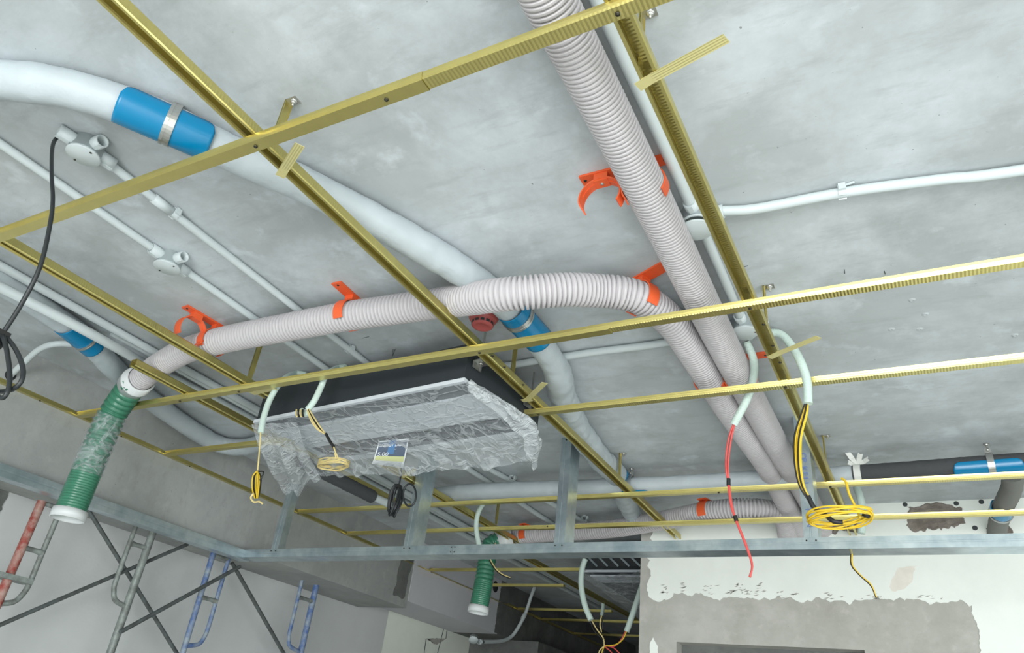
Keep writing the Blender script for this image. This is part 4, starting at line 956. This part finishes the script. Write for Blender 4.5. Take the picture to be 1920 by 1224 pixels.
# ------------------------------------------------------------------ air conditioner
def ac_unit(FR, ang, L, Dp, zb, H, label, label_on=True):
    s, c = math.sin(ang), math.cos(ang)
    Ma = Matrix(((-c, s, 0, FR[0]), (s, c, 0, FR[1]), (0, 0, 1, zb), (0, 0, 0, 1)))     # local x to the left, y away, z up
    root = thing('ceiling_air_conditioner', label, 'air conditioner', Ma @ V((L / 2, Dp / 2, 0)))
    MB().box((0.004, 0.012, 0.012), (L - 0.004, Dp, H), Ma).build('body', M_ACBLACK, root)
    pn = MB().box((-0.004, 0.004, 0.0), (L + 0.004, 0.020, 0.016), Ma).box((-0.004, 0.020, 0.006), (0.012, Dp, 0.014), Ma).box((L - 0.012, 0.020, 0.006), (L + 0.004, Dp, 0.014), Ma).build('panel_edge', M_ACWHITE, root)
    MB().box((0.012, 0.020, 0.004), (L - 0.012, 0.115, 0.0125), Ma).build('foam_strip', M_ACGREY, root)
    p = MB().box((0.016, 0.115, -0.004), (L - 0.03, 0.215, 0.0120), Ma).box((0.016, 0.215, 0.0), (L - 0.03, 0.225, 0.0120), Ma).box((0.016, 0.225, -0.004), (L - 0.03, 0.262, 0.0120), Ma).box((0.016, 0.262, -0.001), (L - 0.03, 0.270, 0.0120), Ma).box((0.016, 0.270, -0.005), (L - 0.03, 0.320, 0.0120), Ma).build('front_panel', M_ACWHITE, root)
    ou = MB().box((0.016, 0.320, 0.003), (L - 0.03, Dp - 0.05, 0.0122), Ma).build('outlet', M_ACGREY, root)
    for i in range(3): MB().box((0.05, 0.345 + 0.045 * i, -0.001), (L - 0.06, 0.350 + 0.045 * i, 0.0035), Ma).build('louvre', M_ACBLACK, ou)
    MB().box((0.0, Dp - 0.05, 0.0), (L, Dp, 0.0121), Ma).build('rear_strip', M_ACWHITE, root)
    # hanging brackets with rods
    for lx in (-0.034, L + 0.001):
        for ly in (0.07, Dp - 0.10):
            br = MB().box((lx, ly - 0.028, H - 0.060), (lx + 0.033, ly + 0.028, H - 0.057), Ma).box((lx if lx > 0 else lx + 0.0315, ly - 0.028, H - 0.085), ((lx if lx > 0 else lx + 0.0315) + 0.0015, ly + 0.028, H - 0.057), Ma).build('bracket', M_STEEL, root)
            t_ = Ma @ V((lx + 0.016, ly, H - 0.095)); MB().tube([t_, V((t_.x, t_.y, SLAB - 0.002))], 0.004, 8).build('threaded_rod', M_STEEL, br)
            for zz in (-0.067, -0.050): MB().lathe([(0, 0), (0.009, 0), (0.009, 0.006), (0, 0.006)], axes(Ma @ V((lx + 0.016, ly, H + zz)), (0, 0, 1)), 6).build('nut', M_STEEL, br)
    return root, Ma
FR = P(867, 714, z=CAMZ + 1.15); FL = P(474, 792, z=CAMZ + 1.15)
ANG = math.atan2(FL.y - FR.y, FR.x - FL.x); LA = (FL - FR).length
AC, Ma = ac_unit(FR, ANG, LA, 0.53, CAMZ + 1.15, 0.165, 'black ceiling air conditioner with white underside wrapped in clear plastic')
# energy label hanging from the outlet, gently curled
def curl(u, t):     # u across from right to left, t down the sheet
    a = V((0.545, 0.345, 0)).lerp(V((0.705, 0.326, 0)), u); b = V((0.700, 0.505, 0)).lerp(V((0.815, 0.415, 0)), u)
    p = a.lerp(b, t); p.z = -0.022 - 0.062 * t - 0.022 * math.sin(math.pi * t)
    return Ma @ p
def label_strip(u0, u1, t0, t1, m_, name, parent, lift=0.0, n=10, th=0.0006):
    vs = []
    for layer in (0, 1):
        for i in range(n + 1):
            for u in (u0, u1): vs.append(curl(u, t0 + (t1 - t0) * i / n) + V((0, -0.35, -1)).normalized() * (lift + (th if layer else 0)))
    fs = []
    for layer in (0, 1):
        o = layer * (n + 1) * 2
        for i in range(n): fs.append((o + 2 * i, o + 2 * i + 1, o + 2 * i + 3, o + 2 * i + 2))
    o = (n + 1) * 2
    for i in range(n):
        for e in (0, 1): fs.append((2 * i + e, 2 * i + 2 + e, o + 2 * i + 2 + e, o + 2 * i + e))
    fs += [(0, 1, o + 1, o), (2 * n, 2 * n + 1, o + 2 * n + 1, o + 2 * n)]
    return MB().add(vs, fs).build(name, m_, parent)
lab = label_strip(0, 1, 0, 1, M_LABEL, 'energy_label', AC)
lab['label'] = 'curled white energy label printed slate, blue and pale yellow'
label_strip(0.04, 0.96, 0.03, 0.44, M_LABELDK, 'print', lab, 0.0008)
label_strip(0.40, 0.62, 0.0, 0.36, M_LABELBL, 'print', lab, 0.0016)
label_strip(0.04, 0.96, 0.44, 0.64, M_LABELYL, 'print', lab, 0.0008)
for i in range(6): label_strip(0.08, 0.55 if i % 2 else 0.92, 0.665 + 0.05 * i, 0.678 + 0.05 * i, M_LABELINK, 'print', lab, 0.0008, n=2)
def label_text(body, u, t, size):
    a = curl(u, t); ex_ = (curl(0.0, t) - curl(1.0, t)).normalized(); dn = (curl(u, t + 0.05) - curl(u, t - 0.0)).normalized(); nz_ = V((0, -0.35, -1)).normalized()
    up_ = -dn; a = a + nz_ * 0.0028
    text_mesh(body, Matrix(((ex_.x, up_.x, nz_.x, a.x), (ex_.y, up_.y, nz_.y, a.y), (ex_.z, up_.z, nz_.z, a.z), (0, 0, 0, 1))), size, M_LABEL, lab)
label_text('ENERGY LABEL', 0.93, 0.15, 0.020)
label_text('5.00', 0.93, 0.42, 0.032)
# plastic wrap: sheet under the panel, loose at both ends
def film_sheet(name, label, f, nu, nv, m_, group=None):
    vs = []; fs = []
    for i in range(nu + 1):
        for j in range(nv + 1): vs.append(f(i / nu, j / nv))
    for i in range(nu):
        for j in range(nv): a = i * (nv + 1) + j; fs.append((a, a + 1, a + nv + 2, a + nv + 1))
    return tag(MB().add(vs, fs, True).build(name, m_), label, 'plastic wrap', group)
def wrapf(u, v_):
    x0 = -0.085 * math.sin(math.pi * min(1, v_ * 0.95)) + 0.08 * v_ ** 3
    x = x0 + (LA + 0.03 - x0) * u; y = 0.004 + (0.60 - 0.15 * u) * v_
    z = -0.009 - 0.095 * v_ ** 2.6 + 0.012 * max(0, 0.12 - u) / 0.12
    fold = 0.012 * noise.noise(V((x * 7.5, y * 3.5, 1.3))) + 0.007 * noise.noise(V((x * 19, y * 9, 4.3))) + 0.0035 * noise.noise(V((x * 45, y * 22, 2.3)))
    e = max(0, 0.15 - u) / 0.15
    z += fold * (0.25 + 1.7 * v_ * v_ + 1.2 * e); y += 0.010 * noise.noise(V((x * 9, y * 9, 9.1))) * v_
    return Ma @ V((x, y, min(z, -0.0075)))
film_sheet('plastic_wrap', 'crumpled clear plastic film hanging under the air conditioner', wrapf, 110, 64, M_FILM, 'plastic films round the air conditioners')
def sidef(u, v_):     # loose end bag at the right
    y = 0.015 + 0.56 * u; x = -0.018 - 0.105 * math.sin(math.pi * min(1, u * 0.9)) * (0.45 + 0.55 * math.sin(math.pi * v_)) + 0.07 * u ** 3
    z = 0.030 * (1 - v_) * (1 - u) - 0.015 - 0.10 * v_ * (0.2 + 0.8 * u) - 0.03 * u
    x += 0.020 * noise.noise(V((y * 11, v_ * 4, 2.2))) + 0.008 * noise.noise(V((y * 30, v_ * 10, 2.2))); z += 0.012 * noise.noise(V((y * 10, v_ * 5, 7)))
    return Ma @ V((x, y, z))
film_sheet('plastic_wrap', 'billowing clear plastic at the right end of the air conditioner', sidef, 48, 26, M_FILMLOOSE, 'plastic films round the air conditioners')
def bez(a, b, c, t): return V(a) * (1 - t) ** 2 + V(b) * 2 * t * (1 - t) + V(c) * t * t
def tailf(u, v_):     # torn tail at the left end
    l = bez((1.19, 0.0, -0.006), (1.26, 0.16, -0.105), (1.46, 0.49, -0.165), v_); r_ = bez((0.93, 0.04, -0.016), (1.05, 0.20, -0.06), (1.16, 0.44, -0.118), v_)
    p = r_.lerp(l, u); p.z -= 0.035 * v_ * math.sin(math.pi * u) * math.sin(u * 14)
    n_ = 0.020 * noise.noise(V((u * 3.2, v_ * 2.6, 3.3))) + 0.010 * noise.noise(V((u * 8, v_ * 7, 5.3)))
    p.z += n_ * (0.3 + v_); p.y += 0.02 * noise.noise(V((u * 4, v_ * 3, 8))) * v_
    return Ma @ p
film_sheet('plastic_wrap', 'torn plastic tail hanging lowest at the left end of the air conditioner', tailf, 36, 36, M_FILMLOOSE, 'plastic films round the air conditioners')
# second unit in the dark room
z2 = CAMZ + 1.16
F2 = P(1128, 1072, z=z2)
AC2, Mb2 = ac_unit((-1.60, F2.y), 0.0, 0.62, 1.3, z2, 0.17, 'second wrapped air conditioner in the dark room beyond the wall corner')
def wrap2(u, v_):
    x = -0.03 + 0.70 * u; y = -0.02 + 1.5 * v_
    z = -0.012 - 0.16 * v_ * v_ * (0.4 + u * (1 - u) * 1.6) + 0.028 * noise.noise(V((x * 6, y * 2.2, 1.7))) + 0.015 * noise.noise(V((x * 15, y * 6, 5.7)))
    return Mb2 @ V((x, y, z))
film_sheet('plastic_wrap', 'clear plastic film sagging under the second air conditioner in the dark room', wrap2, 50, 60, M_FILM, 'plastic films round the air conditioners')
root = thing('vent_grille', 'dark slatted grille just under the galvanised beam beside the wall corner', 'grille', P(1165, 1050, Y=4.66))
gx0 = P(1112, 1050, Y=4.66).x; gz = P(1160, 1050, Y=4.66).z
MB().box((gx0, 4.66, gz - 0.04), (-1.58, 4.68, gz + 0.10)).build('backing', M_DARK, root)
for i in range(5):
    x = gx0 + 0.03 + i * 0.075
    MB().box((0, 0, 0), (0.012, 0.006, 0.16), Matrix.Translation((x, 4.650, gz - 0.045)) @ Matrix.Rotation(math.radians(-48), 4, 'Y')).build('slat', M_GALV, root)

# ------------------------------------------------------------------ scaffolding on the left
XS = -3.86
def scaffold(name, label, m_, m2, top, xoff, mid_px, low_px, r1=0.021, r2=0.013, inner=0.085, y_dir=1, toprung=True, order=1, rung_m=None):
    """scaffold frame upright: thick post, thinner inner post joined by rungs and a curved foot"""
    t = P(top[0], top[1], X=XS + xoff); y = t.y
    root = thing(name, label, 'scaffold', (XS + xoff, y, 0), 'scaffold frames under the beam')
    X_ = XS + xoff
    MB().tube([(X_, y, 0.01), (X_, y, t.z)], r1, 16).build('post', m_, root)
    zm = P(mid_px[0], mid_px[1], X=X_).z; zl = P(low_px[0], low_px[1], X=X_).z
    yi = y + y_dir * inner
    pts = [(X_, yi, t.z - 0.002), (X_, yi, zm), (X_, yi, zl + 0.11), (X_, yi - y_dir * 0.010, zl + 0.06), (X_, yi - y_dir * 0.035, zl + 0.02), (X_, y + y_dir * 0.01, zl)]
    MB().tube(smooth_path(pts, 0.02), r2, 12).build('inner_post', m2, root)
    rm = rung_m or m_
    MB().tube([(X_, y, zm), (X_, y + y_dir * inner * 0.3, zm + 0.002), (X_, y + y_dir * inner * 0.7, zm + 0.002), (X_, yi, zm)], [r2 * 1.5, r2 * 0.95, r2 * 0.95, r2 * 1.4], 10).build('rung', rm, root)
    if toprung: MB().tube([(X_, y, t.z - 0.008), (X_, yi, t.z - 0.008)], r2 * 0.9, 10).build('top_rung', rm, root)
    return root
scaffold('scaffolding', 'worn red scaffold frame at the lower left edge', M_SCRED, M_SCGREY, (79, 939), 0.0, (55, 1030), (6, 1133), inner=0.105, rung_m=M_SCGREY)
scaffold('scaffolding', 'grey scaffold frame below the large green sleeve', M_SCGREY, M_SCGREY, (291, 985), 0.0, (262, 1024), (226, 1135), y_dir=-1, inner=0.115, toprung=False)
scaffold('scaffolding', 'worn blue scaffold frame under the corner of the galvanised frame', M_SCBLUE, M_SCBLUE, (400, 1037), 0.0, (385, 1122), (358, 1212), r1=0.017, inner=0.125, rung_m=M_SCGREY)
scaffold('scaffolding', 'pale blue scaffold frame nearest the plastered beam', M_SCBLUE, M_SCBLUE, (595, 1090), 0.0, (580, 1126), (562, 1222), y_dir=-1, inner=0.15, r1=0.021, toprung=False, rung_m=M_SCGREY)
def brace(a, b, label, xo=0.03, r=0.012):
    X_ = XS + xo
    tag(MB().tube([P(a[0], a[1], X=X_), P(b[0], b[1], X=X_)], r, 10).build('cross_brace', M_SCDARK), label, 'brace', 'diagonal scaffold braces')
brace((-20, 1180), (352, 1020), 'thin scaffold brace rising to the right behind the red and grey frames', -0.04, 0.011)
brace((165, 955), (335, 1230), 'thin scaffold brace falling to the right from below the green sleeve', -0.06, 0.011)
brace((225, 1185), (450, 1062), 'thin scaffold brace rising from the grey frame to the blue frame', 0.05, 0.012)
brace((435, 1055), (535, 1230), 'thin scaffold brace falling to the right between the two blue frames', -0.03, 0.012)
tag(MB().box((XS - 0.05, P(-60, 1065, X=XS).y, P(20, 1082, X=XS).z - 0.014), (XS + 0.04, P(57, 1084, X=XS).y, P(20, 1082, X=XS).z + 0.010)).build('scaffold_plank', M_SCGREY), 'pale scaffold plank end behind the red frame', 'plank')
# dark torn plaster at the left edge of the wall
M = Matrix(((0, 0, 1, -4.1015), (0, 1, 0, 0), (1, 0, 0, 0), (0, 0, 0, 1)))
q = [P(x, y, X=-4.10) for x, y in ((-60, 880), (22, 912), (12, 935), (4, 955), (-10, 985), (-80, 985))]
wl = bpy.data.objects['wall_left']
MB().prism(jag([(p.z, p.y) for p in q], 0.012, 0.012, 4), M, 0.004).build('bare_patch', M_BEAMFAR, wl)
# chased patch with a pencil frame on the pale wall
q = [P(x, y, X=-4.104) for x, y in ((800, 1197), (836, 1197), (826, 1204), (818, 1208), (806, 1202))]
wl2 = bpy.data.objects['wall_left_far']
MB().prism(jag([(p.z, p.y) for p in q], 0.012, 0.012, 14), Matrix(((0, 0, 1, -4.1045), (0, 1, 0, 0), (1, 0, 0, 0), (0, 0, 0, 1))), 0.003).build('chased_patch', M_RENDER, wl2)
for a_, b_ in (((832, 1178), (820, 1226)), ((799, 1197), (795, 1226)), ((838, 1182), (836, 1197))):
    MB().tube([P(a_[0], a_[1], X=-4.103), P(b_[0], b_[1], X=-4.103)], 0.003, 5).build('pencil_mark', M_MARK, wl2)
